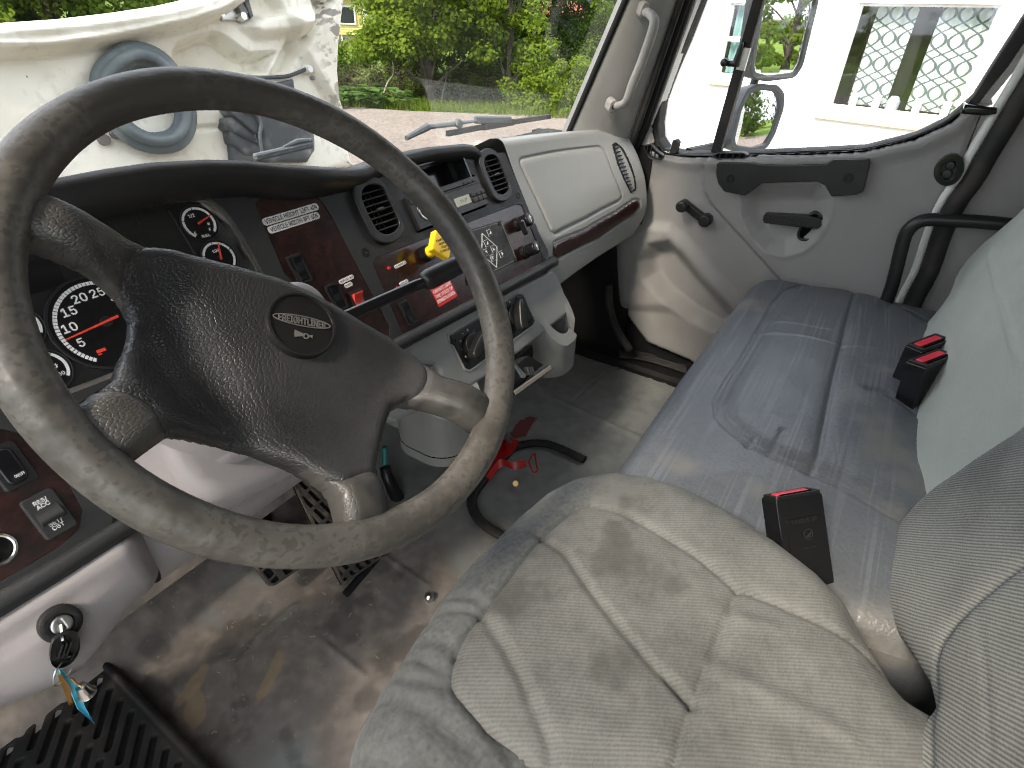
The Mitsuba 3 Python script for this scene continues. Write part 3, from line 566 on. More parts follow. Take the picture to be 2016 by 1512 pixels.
# ---- lower dash: knee panel, heater panel, console pods, ash tray
rows = []
for x in np.r_[np.linspace(-.18, .135, 24), .148, .158, .164, .166]:
    e = ss(.166, .13, x) if x > .13 else 1.0
    prof = [(-.03, -.138), (-.006, -.144), (.006, -.151), (.010, -.160), (.008, -.174), (.004, -.188), (-.004, -.207), (-.03, -.222), (-.08, -.235), (-.16, -.24)]
    bulge = .022 * math.exp(-((x - .03) / .06) ** 2)
    rows.append([DP.w(x, b - (bulge if i > 5 else 0) * 1.2, (h + (bulge * .5 if 4 < i < 8 else 0)) * 1 - (1 - e) * .05) for i, (h, b) in enumerate(prof)])
rows = np.array([[*spl(r, 36)] for r in rows])
obj('knee_panel', grid(rows), 'taupe_dark', db, True)
rows = []
for x in np.linspace(.15, .66, 30): rows.append([DP.w(x, b, h) for h, b in spl([(-.03, -.10), (-.035, -.125), (-.03, -.15), (-.026, -.175), (-.028, -.20), (-.05, -.225), (-.10, -.24), (-.2, -.25)], 26)])
obj('knee_panel', grid(rows), 'taupe_dark', db, True)
# ignition lock and keys
a, b = DP.p(117, 1226, .012)
obj('ignition_collar', DP.put(bevel(Point(a, b).buffer(.0185, 28).difference(Point(a, b).buffer(.0098, 28)), -.01, .0235, .003)), 'black_matte', db)
obj('ignition_lock', DP.put(cat([bevel(Point(a, b).buffer(.0098, 28).difference(sbox(a - .001, b - .005, a + .001, b + .005)), -.01, .0260, .002), ex(Point(a, b).buffer(.006), -.01, .022)])), 'steel', db)
KX = DP.w(a, b, .0260)
kk = thing('key_bunch', 'ignition key hanging from the lock with steel ring, blue tag and small trinkets', 'keys')
camp = lambda px, py, dy=0.0: onY(px, py, KX[1] - .012 + dy)
K0, K1 = KX + np.array([0, -.002, -.004]), camp(126, 1262)
kd = nrm(camp(124, 1310) - camp(128, 1250)); ks = nrm(np.cross(kd, [.3, 1, .2])); KP = Pl(camp(127, 1280), ks, kd)
obj('key_blade', bar(KX, K1, .0022, .008), 'steel', kk)
kb = spoly([(-.011, -.015), (-.005, -.021), (.004, -.021), (.0105, -.014), (.012, .004), (.006, .017), (-.005, .018), (-.0115, .006)], 40)
kb = kb.difference(Point(.004, .010).buffer(.003))
obj('key_head', KP.put(bevel(kb, -.003, .003, .0018)), 'black_plastic', kk)
obj('key_ridges', KP.put(cat([ex(affinity.rotate(sbox(-.001 + i * .0035, -.010, .0002 + i * .0035, .006), 12), -.0034, .0036) for i in (-1, 0, 1)])), 'charcoal', kk)
rc_ = camp(124, 1322); t = np.linspace(0, 2 * np.pi, 48, endpoint=False)
e1, e2 = nrm([1, .55, .15]), nrm([.1, .2, -.9])
obj('key_ring', tube([rc_ + .0125 * (math.cos(q) * e1 + math.sin(q) * e2) for q in t], .0009, 8, closed=True), 'chrome', kk, True)
def flat(P, th, m_, nm_, dy=0.0):
    Q = [camp(*q, dy) for q in P]; o = sum(Q) / len(Q); u = nrm(Q[1] - Q[0]); v = nrm(np.cross(np.cross(u, Q[2] - Q[0]), u)); L = Pl(o, u, v)
    return obj(nm_, L.put(bevel(Polygon([(u @ (q - o), v @ (q - o)) for q in Q]).buffer(0), -th / 2, th / 2, th * .3)), m_, kk)
flat([(114, 1316), (122, 1318), (140, 1340), (152, 1350), (166, 1390), (185, 1424), (152, 1395), (138, 1360)], .004, 'tag_blue', 'blue_tag')
flat([(113, 1330), (120, 1326), (137, 1352), (142, 1384), (136, 1388), (126, 1362)], .003, 'brass', 'brass_key', -.004)
p_, q_ = camp(158, 1350, -.004), camp(180, 1374, -.004); d_ = nrm(q_ - p_)
obj('bell_charm', tube([p_ + d_ * s_ for s_ in (0, .001, .008, .014, .017, .0165)], [.0005, .005, .0066, .0075, .0092, .006], 20), 'chrome', kk, 40)
obj('charm_link', tube([camp(140, 1335, -.002), camp(150, 1345, -.004), p_], .0012, 6), 'brass', kk)
# heater panel
hp = Polygon(DP.ps([(640, 780), (700, 716), (795, 672), (940, 604), (1088, 531), (1100, 545), (1118, 590), (1125, 612), (1090, 640), (1030, 690), (960, 742), (905, 775), (850, 800), (780, 830)], -.012)).buffer(-.01).buffer(.01)
scoop = affinity.scale(Point(*DP.p(840, 742, -.012)).buffer(1, 24), .038, .022)
obj('heater_panel', DP.put(bevel(hp.difference(scoop), -.10, -.012, .008, 3)), 'dash_grey', db, 40)
obj('scoop_pocket', DP.put(ex(scoop.buffer(.004), -.10, -.05)), 'dash_grey', db)
hv = Polygon(DP.ps([(885, 661), (1020, 579), (1030, 582), (1052, 632), (1048, 640), (925, 727), (918, 724)], -.010)).buffer(-.003).buffer(.003)
k_ = obj('heater_plate', DP.put(bevel(hv, -.014, -.0085, .001)), 'black_plastic', db)
obj('heater_plate_rim', DP.put(bevel(hv.buffer(.006).difference(hv.buffer(.001)), -.014, -.0095, .002)), 'dash_grey', db)
for q in ((893, 672), (921, 716), (1018, 590), (1043, 632)): screw(DP, *q, -.0085, .0046, 'screw_black', k_)
for (px, py, r_, aa) in ((930, 680, .026, -62), (1012, 622, .026, -28)):
    a, b = DP.p(px, py, -.0085)
    kn = obj('heater_knob', DP.put(cat([bevel(Point(a, b).buffer(r_, 32), -.0085, .002, .003, 3), bevel(affinity.translate(affinity.rotate(spoly([(-.009, -.034), (.009, -.034), (.011, 0), (.006, .03), (-.006, .03), (-.011, 0)], 40), aa, origin=(0, 0)), a, b), .002, .022, .006, 4)])), 'black_plastic', k_, 45)
    for i_, t in enumerate(np.linspace(200, 20, 7)):
        q = (a + .033 * math.cos(math.radians(t)), b + .033 * math.sin(math.radians(t)))
        if hv.contains(Point(q).buffer(.003)): obj('knob_mark', DP.put(mv(text(str(i_ // 2), .0045, .0004, True) if i_ % 2 == 0 else ex(Point(0, 0).buffer(.0009), 0, .0004), *q, -.0085)), 'white_print', k_)
# two cup pods and the ash tray between them
def pod(cx, cy, w, d, z0, z1, rc, cupr, cutdir, slot, nm_):
    plan = rrect(cx, cy, w, d, rc, n=10)
    body = to_man(ex(plan, z0, z1))
    cuts = to_man(mv(ex(Point(0, 0).buffer(cupr, 40), 0, .5), *cutdir[:2], z0 + .035))
    hs = to_man(boxat(-1, 1, -1, 1, 0, 1)); R_ = trimesh.transformations.rotation_matrix(math.radians(cutdir[2]), (1, 0, 0))
    top = boxat(-1, 1, -1, 1, 0, .5); top.apply_transform(R_); top.apply_translation((cx, cy - d / 2, cutdir[3])); 
    m = body - cuts - to_man(top)
    if slot is not None:
        s_ = boxat(-.017, .017, -.12, 0, 0, .4); s_.apply_transform(trimesh.transformations.rotation_matrix(slot[0], (0, 0, 1))); s_.apply_translation((*cutdir[:2], slot[1])); m = m - to_man(s_)
    obj(nm_, to_tm(m), 'dash_grey', db, 30)
pod(1.115, .585, .145, .145, -.755, -.5, .06, .050, (1.115, .580, 52, -.672), (.75, -.705), 'cup_holder')
obj('cup_liner_ring', mv(ex(Point(0, 0).buffer(.044, 32).difference(Point(0, 0).buffer(.034, 32)), 0, .006), 1.115, .580, -.718), 'dash_grey', db)
pod(.700, .60, .15, .16, -.750, -.56, .06, .04, (.70, .60, 30, -.645), None, 'cup_holder')
obj('pod_seam', mv(ex(rrect(.70, .60, .1512, .1612, .06, n=10).difference(rrect(.70, .60, .148, .158, .058, n=10)), 0, .002), 0, 0, -.728), 'deep_black', db)
obj('console_core', boxat(.66, 1.12, .60, .80, -.73, -.56), 'dash_grey', db)
at_ = obj('ash_tray_recess', DP.put(bevel(Polygon(DP.ps([(985, 735), (1047, 678), (1050, 692), (1042, 740), (1000, 790), (980, 800)], .0)), -.03, .002, .002)), 'deep_black', db)
at_ = obj('ash_tray', DP.put(cat([bevel(Polygon(DP.ps([(1012, 770), (1084, 719), (1087, 727), (1016, 779)], .055)), .045, .058, .002), ex(Polygon(DP.ps([(985, 745), (1040, 700), (1070, 718), (1012, 765)], .03)), .0, .03)])), 'black_plastic', db, label='pulled out ash tray with worn pale edge')
obj('tray_lip', DP.put(bevel(Polygon(DP.ps([(1012, 770), (1084, 719), (1087, 726), (1016, 778)], .060)), .0585, .0605, .001)), 'tan_edge', at_)
tP = DP.ps([(1008, 715), (1013, 714), (1036, 738), (1034, 744), (1026, 744)], .045)
obj('chrome_tab', DP.put(bevel(Polygon(tP), .040, .046, .001)), 'chrome', at_)
obj('snuffer_bars', DP.put(cat([bevel(Polygon(DP.ps([(x_, 723), (x_ + 2, 722), (x_ + 8, 737), (x_ + 6, 738)], .045)), .036, .046, .0008) for x_ in (1036, 1041, 1046)])), 'steel', at_)
# ---- passenger side of the dash
LZ, LY = [-.60, -.567, -.477, -.40, -.30, -.249, -.2], [.60, .603, .632, .672, .728, .752, .775]
RZ, RY = [-.60, -.551, -.50, -.451, -.38, -.32, -.28, -.2], [.612, .585, .562, .556, .575, .606, .640, .68]
def PY(x, z):
    s = np.clip((np.asarray(x) - 1.16) / .50, 0, 1.08); yl, yr = np.interp(z, LZ, LY), np.interp(z, RZ, RY)
    return yl + (yr - yl) * s ** 2.1
def PYs(x, z): return sum(PY(x, z + d) for d in (-.02, -.01, 0, .01, .02)) / 5
def surf(px, py):
    y = .68
    for _ in range(40): q = onY(px, py, y); y = .6 * y + .4 * float(PYs(q[0], q[2]))
    return q[0], q[2]
ztop = lambda x: np.interp(x, [1.10, 1.19, 1.4, 1.55, 1.62, 1.68], [-.240, -.249, -.258, -.264, -.276, -.296])
zbot = lambda x: np.interp(x, [1.10, 1.19, 1.3, 1.45, 1.6, 1.68], [-.585, -.57, -.565, -.56, -.556, -.55])
lid = Polygon([surf(*q) for q in ((1020, 314), (1100, 298), (1180, 289), (1190, 296), (1206, 340), (1224, 386), (1216, 397), (1150, 432), (1092, 461), (1083, 455))]).buffer(-.012).buffer(.012, 8)
strip = Polygon([surf(*q) for q in ((1090, 480), (1150, 455), (1210, 420), (1248, 394), (1257, 396), (1258, 407), (1246, 424), (1180, 468), (1095, 509), (1088, 500))]).buffer(-.003).buffer(.003)
xs = np.linspace(1.155, 1.675, 180); G = []
for x in xs:
    zt, zb = float(ztop(x)), float(zbot(x)); zz = np.linspace(zb, zt, 118); y = PYs(np.full_like(zz, x), zz)
    di = inside_d(np.full_like(zz, x), zz, lid); y = y + .0045 * np.exp(-(di / .0022) ** 2) - .0035 * ss(0, .012, di) - .003 * np.sin(np.pi * np.clip((zz - zb) / (zt - zb), 0, 1))
    ds = inside_d(np.full_like(zz, x), zz, strip); y = y + .004 * np.exp(-((ds + .003) / .0025) ** 2)
    end = .05 * ss(1.645, 1.68, x) ** 1.5
    face = np.c_[np.full_like(zz, x), y + end, zz]
    r0 = np.array([[x, face[0, 1] + .012, zb - .012], [x, face[0, 1] + .05, zb - .02], [x, face[0, 1] + .2, zb + .02]])
    r1 = np.array([[x, face[-1, 1] + .006, zt + .008], [x, face[-1, 1] + .018, zt + .013], [x, face[-1, 1] + .04, zt + .010], [x, 1.0, zt - .09]])
    G.append(np.vstack([r0[::-1], face, r1]))
obj('passenger_panel', grid(G), 'dash_grey', db, True, label='light grey passenger side dash panel with glove box lid')
def onsurf(poly, lift, thick, s): return inflate(poly, lambda x, y, d: -PYs(x, y) + lift + thick * np.sqrt(np.clip(d / .003, 0, 1)), lambda x, y, d: -PYs(x, y) - .02, s, weld=False)
def flip(m): m = m.copy(); v = np.array(m.vertices); m.vertices = np.c_[v[:, 0], -v[:, 2], v[:, 1]]; return m
obj('burl_strip', flip(onsurf(strip.buffer(.001), .001, .003, .005)), 'burl', db, 40)
vp = Polygon([surf(*q) for q in ((1207, 288), (1212, 284), (1222, 292), (1236, 320), (1246, 350), (1248, 372), (1240, 376), (1228, 352), (1216, 322))]).buffer(.001)
k_ = obj('side_vent', flip(onsurf(vp.buffer(.004).difference(vp.buffer(-.002)), .003, .004, .004)), 'black_plastic', db, 40)
obj('duct', flip(onsurf(vp, -.004, .0, .006)), 'deep_black', k_)
(vx0, vz0, vx1, vz1) = vp.bounds
for z in np.linspace(vz0, vz1, 14)[1:-1]:
    s_ = vp.intersection(LineString([(vx0 - .1, z), (vx1 + .1, z)]))
    if s_.length > .006 and s_.geom_type == 'LineString':
        (ax, _), (bx, _) = s_.coords[0], s_.coords[-1]; y_ = float(PYs((ax + bx) / 2, z)); obj('slat', boxat(ax, bx, y_ - .004, y_ + .004, z - .0012, z + .0012), 'charcoal', k_)

# ================================================================ cab body
cab = thing('truck_cab', 'inside of a truck cab with grey trim, rubber floor and glazed front', 'truck cab')
ZF = -1.02
FP = Pl((0, 0, ZF), (1, 0, 0), (0, 1, 0))
def fp(L, z=ZF): return [tuple(onZ(*q, z)[:2]) for q in L]
ridges = [fp(cr(960, 560, .2514, L)) for L in ([(640, 915), (760, 800), (900, 690), (1000, 655), (1110, 660)], [(680, 935), (800, 830), (920, 715), (1010, 680), (1110, 668)], [(920, 1040), (1020, 900), (1130, 790), (1270, 745), (1470, 745)], [(985, 1050), (1080, 920), (1180, 810), (1300, 780), (1470, 782)], [(430, 810), (530, 730)], [(400, 790), (480, 715)], [(300, 700), (480, 870), (700, 985), (950, 1100), (1180, 1200)])] + [fp(cr(400, 850, .2778, [(1290, 890), (1450, 1000), (1600, 1100)])), fp(cr(640, 880, .418, [(0, 930), (90, 1000), (190, 1085)])), fp(cr(0, 780, .484, [(1200, 850), (1050, 980), (960, 1110), (930, 1300)]))]
flo = sbox(-.20, -.62, 1.75, .98)
def ftop(x, y, d):
    z = .004 * meshkit.fbm(np.c_[x * 6, y * 6, x * 0], 3) + .09 * ss(.80, .98, y)
    for i, L in enumerate(ridges): z = z + (.0035 if i < 6 else .006) * np.exp(-(polyline_d(x, y, L) / (.0035 if i != 6 else .010)) ** 2) * (1 if i != 6 else 1)
    return z + .012 * ss(.60, .50, x) * ss(.5, .7, y) * 0
obj('floor', FP.put(inflate(flo, ftop, lambda x, y, d: -.06, .0075, weld=False)), 'floor_rubber', cab, True, label='dirty rubber floor, brown with trodden clay on the driver side')
obj('firewall', boxat(-.25, 1.78, .97, 1.0, -1.05, -.32), 'black_matte', cab)
obj('kick_panel', [boxat(1.695, 1.74, .58, 1.0, -1.06, -.30), boxat(1.69, 1.76, -.62, 1.0, -1.10, ZF - .005), boxat(1.62, 1.76, -.62, 1.0, -1.10, -.990, .012), boxat(1.73, 1.77, -.62, 1.0, -1.10, -.80), boxat(1.55, 1.76, .90, .98, -1.05, -.30)], 'black_matte', cab)
obj('toe_board', grid([[(x, .70 + .27 * t, ZF + .002 + .30 * t * t) for t in np.linspace(.62, 1, 10)] for x in (-.2, .62)]), 'floor_rubber', cab, True)
for i in range(9): obj('liner_rib', tube(spl([(1.16 + .0, .965, -.60 - i * .045), (1.4, .962, -.605 - i * .045), (1.66, .90, -.60 - i * .045)], 12), .006, 8), 'black_matte', cab)
obj('kick_trim', tube(spl([onX(*q, 1.62) for q in ((1198, 560), (1200, 600), (1212, 645), (1240, 690))], 20), .014, 10), 'rubber', cab, True)
obj('sill_rubber', [tube(spl([onZ(*q, -.995 + .004 * i) + np.array([0, 0, 0]) for q in cr(960, 560, .2514, [(1030, 510 + i * 14), (1200, 520 + i * 16), (1380, 560 + i * 18), (1560, 620 + i * 18)])], 14), .0055, 8) for i in range(5)], 'rubber', cab, True)
# rear wall with a window, roof, header, left side frame
rw = sbox(-.25, -1.05, 1.78, .50).difference(rrect(.77, .06, 1.25, .44, .06))
RWP = Pl((0, -.62, 0), (-1, 0, 0), (0, 0, 1)); RWP = Pl((0, -.62, 0), (1, 0, 0), (0, 0, 1))
obj('rear_wall', RWP.put(ex(rw, -.03, .03)), 'taupe', cab)
obj('rear_window', RWP.put(mv(trimesh.Trimesh([(.1, -.15, 0), (1.44, -.15, 0), (1.44, .39, 0), (.1, .39, 0)], [[0, 1, 2], [0, 2, 3]], process=False), 0, 0, 0)), 'window_glass', cab, False)
obj('roof', boxat(-.25, 1.78, -.64, .66, .46, .52), 'taupe', cab)
obj('header', boxat(-.25, 1.78, .60, .68, .33, .46, .02), 'taupe', cab)
obj('door_header', boxat(-.26, -.17, -.64, .66, .36, .46, .02), 'taupe', cab)
obj('sill_panel', boxat(-.25, -.14, -.62, 1.0, -1.1, -1.0), 'charcoal', cab)
obj('door_post', boxat(-.25, -.15, -.64, -.42, -1.0, .62, .02), 'taupe', cab)
obj('windshield_pillar', tube(spl([(-.17, .98, -.30), (-.17, .82, .15), (-.17, .64, .60)], 14), .05, 10), 'taupe', cab, True)
# the driver's door, standing half open beside the cab
ddr = thing('driver_door', 'driver door of the truck standing half open, outside the view', 'door')
_a = math.radians(228); DD = Pl((-.24, .93, 0), (math.cos(_a), math.sin(_a), 0), (0, 0, 1))
dp_ = Polygon([(0, -1.02), (.95, -1.02), (1.12, -.75), (1.16, -.2), (1.10, .40), (.30, .42), (.03, -.2)]).buffer(-.03).buffer(.03); dw_ = Polygon([(.12, -.24), (1.04, -.20), (1.0, .34), (.36, .35)]).buffer(-.03).buffer(.03)
obj('panel', DD.put(bevel(dp_.difference(dw_), -.05, .03, .01)), 'taupe', ddr); obj('outer_skin', DD.put(ex(dp_.difference(dw_), -.06, -.05)), 'white_paint', ddr)
T_ = trimesh.creation.triangulate_polygon(dw_.buffer(.01), engine='earcut'); obj('pane', DD.put(trimesh.Trimesh(np.c_[T_[0], np.full(len(T_[0]), -.01)], T_[1], process=False)), 'window_glass', ddr, False)
# glass and passenger side pillar
L0, L1 = onX(1128, 264, 1.52), onX(1243, 0, 1.52); R0_, R1_ = onX(1244, 275, 1.66), onX(1337, 0, 1.63)
dL, dR = L1 - L0, R1_ - R0_
rows = []
for t in np.linspace(-.12, 2.4, 26):
    a, b = L0 + dL * t, R0_ + dR * t; n_ = nrm(np.cross(dL, b - a)); n_ = n_ if n_[1] < 0 else -n_
    rows.append([a + np.array([.03, .05, 0]), a + np.array([.0, .012, 0])] + [a * (1 - s) + b * s + n_ * .016 * math.sin(math.pi * s) for s in np.linspace(0, 1, 9)] + [b + np.array([.012, .02, 0]), b + np.array([.03, .09, 0])])
obj('windshield_pillar', grid(rows), 'taupe', cab, True, label='grey trim of the windshield pillar beside the passenger door')
obj('windshield_gasket', tube([L0 + dL * t + np.array([-.004, .014, 0]) for t in np.linspace(-.12, 2.4, 12)], .008, 8), 'black_matte', cab, True)
zz0, zz1 = L0 - dL * .15, L0 + dL * 2.5
obj('windshield', grid([[(x, p_[1] + .03 + .165 * (1 - abs((x - .7) / .9) ** 2.5), p_[2]) for p_ in (zz0, zz1)] for x in np.linspace(-.2, 1.6, 24)]), 'window_glass', cab, True)
for off, r_, m_ in ((np.array([.0, -.004, 0]), .010, 'rubber'), (np.array([.022, -.012, 0]), .010, 'black_matte'), (np.array([.045, -.014, .0]), .011, 'rubber')):
    obj('door_seal', tube([R0_ + dR * t + off for t in np.linspace(-.2, 2.4, 12)], r_, 8), m_, cab, True)
obj('door_jamb', bar(R0_ - dR * .3 + np.array([.085, -.01, 0]), R0_ + dR * 2.4 + np.array([.085, -.01, 0]), .03, .05, (1, 0, 0)), 'white_paint', cab)
# grab handle on the pillar
gh = obj('grab_handle', [tube(spl([onX(1267, 22, 1.545), onX(1282, 30, 1.515), onX(1288, 48, 1.505), onX(1268, 110, 1.505), onX(1246, 165, 1.505), onX(1233, 200, 1.515), onX(1212, 210, 1.545)], 40), .0125, 14, flat=.8)], 'taupe', cab, True, label='grey grab handle bolted to the windshield pillar')
for q in ((1268, 20), (1206, 209)):
    c_ = onX(*q, 1.535); pl2 = Pl(c_, nrm(dR), nrm(np.cross([-.55, -.8, .1], nrm(dR))))
    obj('end_pad', pl2.put(bevel(rrect(0, 0, .034, .024, .011), -.02, .006, .004)), 'taupe', gh)
    obj('screw', pl2.put(bevel(Point(0, 0).buffer(.006, 16).difference(Point(0, 0).buffer(.0028, 6)), .004, .0075, .001)), 'screw_black', gh)
# side trim behind the door
sp = [onX(*q, 1.69) for q in ((2140, -40), (2060, 115), (1999, 215), (1945, 304), (1918, 352), (1882, 402), (1855, 460), (1829, 535), (1800, 590), (1770, 660))]
obj('side_trim', [boxat(1.70, 1.75, -.64, -.20, -1.05, .62), grid([[tuple(a_ + np.array([.012, .006, 0])), (1.70, -.62, a_[2])] for a_ in sp])], 'taupe', cab)
obj('door_seal', tube(spl(sp, 40), .021, 12), 'rubber', cab, True, label='thick black rubber seal down the rear edge of the passenger door')
obj('door_gap_trim', tube(spl([a_ + np.array([.006, .030, .0]) for a_ in sp], 40), .010, 8), 'white_paint', cab, True)
# ribbed entry step plate at lower left
SPl = Pl((0, 0, -.985), (1, 0, 0), (0, 1, 0))
plate = sbox(-.16, .42, .088, 1.0).buffer(-.01).buffer(.01)
slots = unary_union([affinity.rotate(rrect(.043, y_, .084, .0095, .004), 50) for y_ in np.arange(.46, .97, .034)] + [affinity.rotate(rrect(-.022, y_, .084, .0095, .004), 50) for y_ in np.arange(.46, .97, .034)] + [affinity.rotate(rrect(-.09, y_, .084, .0095, .004), 50) for y_ in np.arange(.46, .97, .034)])
tp = thing('step_plate', 'black rubber step plate with slanted slots at the lower left door sill', 'step plate')
obj('tread', SPl.put(bevel(plate.difference(slots), -.03, 0, .003)), 'rubber', tp, 40)
obj('base', SPl.put(ex(plate.buffer(-.004), -.034, -.008)), 'black_matte', tp)
obj('raised_edge', tube([(.086, y_, -.986) for y_ in np.linspace(.42, 1, 10)], .007, 10), 'rubber', tp, True)
# shifter boot frame on the floor
bf = spl(fp([(1150, 912), (1110, 893), (1075, 880), (1040, 880), (1008, 890), (985, 915), (950, 955), (930, 985), (932, 1010), (948, 1035), (985, 1060), (1040, 1085)]), 50)
obj('hatch_seal', tube([(a_, b_, ZF + .012) for a_, b_ in bf], .013, 10, flat=.7), 'rubber', cab, True)

# ================================================================ pedals
def treadle(name, label_, o, tilt, yaw_, P, bars_, th):
    u = np.array([math.cos(yaw_), math.sin(yaw_), 0]); v = np.array([-math.sin(yaw_) * math.cos(tilt), math.cos(yaw_) * math.cos(tilt), math.sin(tilt)]); L = Pl(o, u, v); g = Polygon(L.ps(P)).buffer(-.004).buffer(.004)
    k = thing(name, label_, 'pedal'); x0, y0, x1, y1 = g.bounds
    hl = unary_union([rrect(x0 + (i + .5) * (x1 - x0) / bars_[0], y0 + (j + .5) * (y1 - y0) / bars_[1], (x1 - x0) / bars_[0] * .55, (y1 - y0) / bars_[1] * .80, .002) for i in range(bars_[0]) for j in range(bars_[1])])
    obj('pad', L.put(bevel(g.difference(hl.intersection(g.buffer(-.005))), -.002, .006, .0015)), 'pedal_rubber', k)
    obj('backing', L.put(bevel(g.buffer(-.003), -.014, -.002, .002)), 'black_matte', k)
    return k, L, g
k_, L_, g_ = treadle('accelerator_pedal', 'long ribbed accelerator treadle standing on the floor to the right of the brake', (.52, .64, -1.0), math.radians(38), .12, [(574, 948), (640, 915), (700, 990), (752, 1098), (674, 1153), (630, 1065)], (8, 7), .02)
obj('heel_hinge', cyl(L_.w(g_.bounds[0], g_.bounds[1] + .005, -.02), L_.w(g_.bounds[2], g_.bounds[1] + .005, -.02), .008, 10), 'black_matte', k_)
k_, L_, g_ = treadle('brake_pedal', 'square brake pedal pad with raised grid, left of the long treadle', (.42, .80, -.93), math.radians(48), .05, [(497, 1112), (540, 1040), (585, 1030), (618, 1075), (590, 1120), (540, 1153), (528, 1153)], (4, 4), .02)
obj('arm', tube(spl([L_.w(*g_.centroid.coords[0], -.01), L_.w(*g_.centroid.coords[0], -.05), onY(520, 1000, .93)], 12), .012, 10), 'black_plastic', k_, True)
# ================================================================ passenger door
XD = 1.70
DR = Pl((XD, 0, 0), (0, -1, 0), (0, 0, 1))
pd = thing('passenger_door', 'grey moulded passenger door with black pull handle and framed window', 'door')
c3z = lambda L: cr(1200, 0, .4048, L)
dout = Polygon(DR.ps([(1208, 450), (1232, 310), (1249, 250), (1281, 246), (1287, 285), (1308, 303), (1345, 309), (1420, 308), (1600, 302), (1700, 297), (1800, 273), (1870, 241), (1906, 207), (1938, 214), (1915, 270), (1893, 330), (1862, 385), (1825, 470), (1785, 590), (1700, 780), (1500, 830), (1420, 760), (1355, 712), (1272, 677), (1236, 628), (1209, 585)])).buffer(0)
dout = dout.buffer(-.006).buffer(.006)
seam = DR.ps(c3z([(490, 760), (465, 800), (455, 870), (460, 930), (490, 985), (560, 1065), (680, 1195), (810, 1340), (900, 1440)]))
bowl = Polygon(DR.ps(c3z([(650, 950), (700, 900), (860, 900), (1020, 900), (1075, 960), (1060, 1060), (1010, 1150), (940, 1210), (850, 1235), (770, 1215), (700, 1150), (655, 1060)])))
pocket_o = Polygon(DR.ps(c3z([(40, 1180), (70, 1120), (180, 1090), (290, 1105), (370, 1170), (470, 1290), (620, 1450), (700, 1560), (560, 1640), (300, 1500), (60, 1490)])))
pocket_i = Polygon(DR.ps(c3z([(160, 1260), (200, 1190), (290, 1175), (350, 1230), (440, 1340), (560, 1470), (640, 1560), (560, 1640), (400, 1560), (250, 1440), (180, 1350)])))
sill = DR.ps([(1287, 300), (1345, 318), (1600, 312), (1700, 307), (1810, 283), (1880, 250), (1912, 215)])
armr = DR.ps([(1395, 312), (1380, 350), (1385, 385)])
def dtop(x, y, d):
    z = .0 - .02 * (1 - np.sqrt(np.clip(1 - (1 - np.clip(d / .018, 0, 1)) ** 2, 0, 1)))
    z = z - .005 * np.exp(-(polyline_d(x, y, seam) / .0024) ** 2)
    sd = polyline_d(x, y, sill); z = z + .012 * np.exp(-(sd / .02) ** 2)
    ib = inside_d(x, y, bowl); z = z - .030 * ss(-.008, .045, ib) + .003 * np.exp(-((ib + .006) / .006) ** 2)
    po = inside_d(x, y, pocket_o); pi = inside_d(x, y, pocket_i)
    z = z + .014 * ss(-.022, .022, po) - .055 * ss(-.016, .040, pi)
    right = np.interp(y, np.array([q[1] for q in seam])[::-1], np.array([q[0] for q in seam])[::-1]); z = z + .010 * ss(-.002, .006, x - right)
    return z
obj('panel', DR.put(inflate(dout, dtop, lambda x, y, d: -.05, .0062, weld=False)), 'taupe', pd, True, label='moulded grey door panel with scooped recess and map pocket')
WIN = DR.ps([(1375, 0), (1345, 80), (1318, 145), (1298, 200), (1291, 245), (1293, 275), (1306, 295), (1340, 303), (1420, 304), (1600, 297), (1700, 292), (1800, 267), (1868, 234), (1918, 190), (1965, 115), (2016, 36)])
def extend(P, Q, b): t = (b - P[1]) / (Q[1] - P[1]); return (P[0] + t * (Q[0] - P[0]), b)
winp = Polygon([extend(WIN[1], WIN[0], .42)] + WIN + [extend(WIN[-2], WIN[-1], .42)]).buffer(-.01).buffer(.01, 8)
fro = Polygon([extend(DR.p(1300, 100), DR.p(1336, 0), .50)] + [DR.p(1336, 0), DR.p(1290, 120), DR.p(1262, 215), DR.p(1258, 280), DR.p(1290, 318), DR.p(1420, 318), DR.p(1700, 306), DR.p(1830, 282), DR.p(1915, 222), DR.p(1990, 130), DR.p(2050, 40)] + [extend(DR.p(1990, 130), DR.p(2050, 40), .50)])
obj('window_frame', DR.put(bevel(fro.difference(winp), -.075, -.018, .006)), 'rubber', pd, 40)
obj('outer_skin', DR.put(ex(unary_union([fro, dout]).buffer(.02).difference(winp.buffer(.004)), -.10, -.076)), 'white_paint', pd)
wb = winp.buffer(.006); wv = np.array(wb.exterior.coords)[:-1]
T_ = trimesh.creation.triangulate_polygon(wb, engine='earcut'); obj('window_pane', DR.put(trimesh.Trimesh(np.c_[T_[0], np.full(len(T_[0]), -.055)], T_[1], process=False)), 'window_glass', pd, False)
q0, q1 = DR.p(1494, 0, -.05), DR.p(1408, 305, -.05); q2 = extend(q1, q0, .42)
obj('divider_bar', DR.put(bevel(LineString([q1, q2]).buffer(.0135, cap_style=2), -.068, -.040, .005)), 'rubber', pd, 40)
obj('weather_strip', tube([DR.w(a_, b_, -.016) for a_, b_ in spl(DR.ps([(1300, 297), (1340, 305), (1420, 306), (1600, 299), (1700, 294), (1800, 269), (1869, 236), (1912, 200)], -.016), 50)], .0042, 8), 'black_gloss', pd, True)
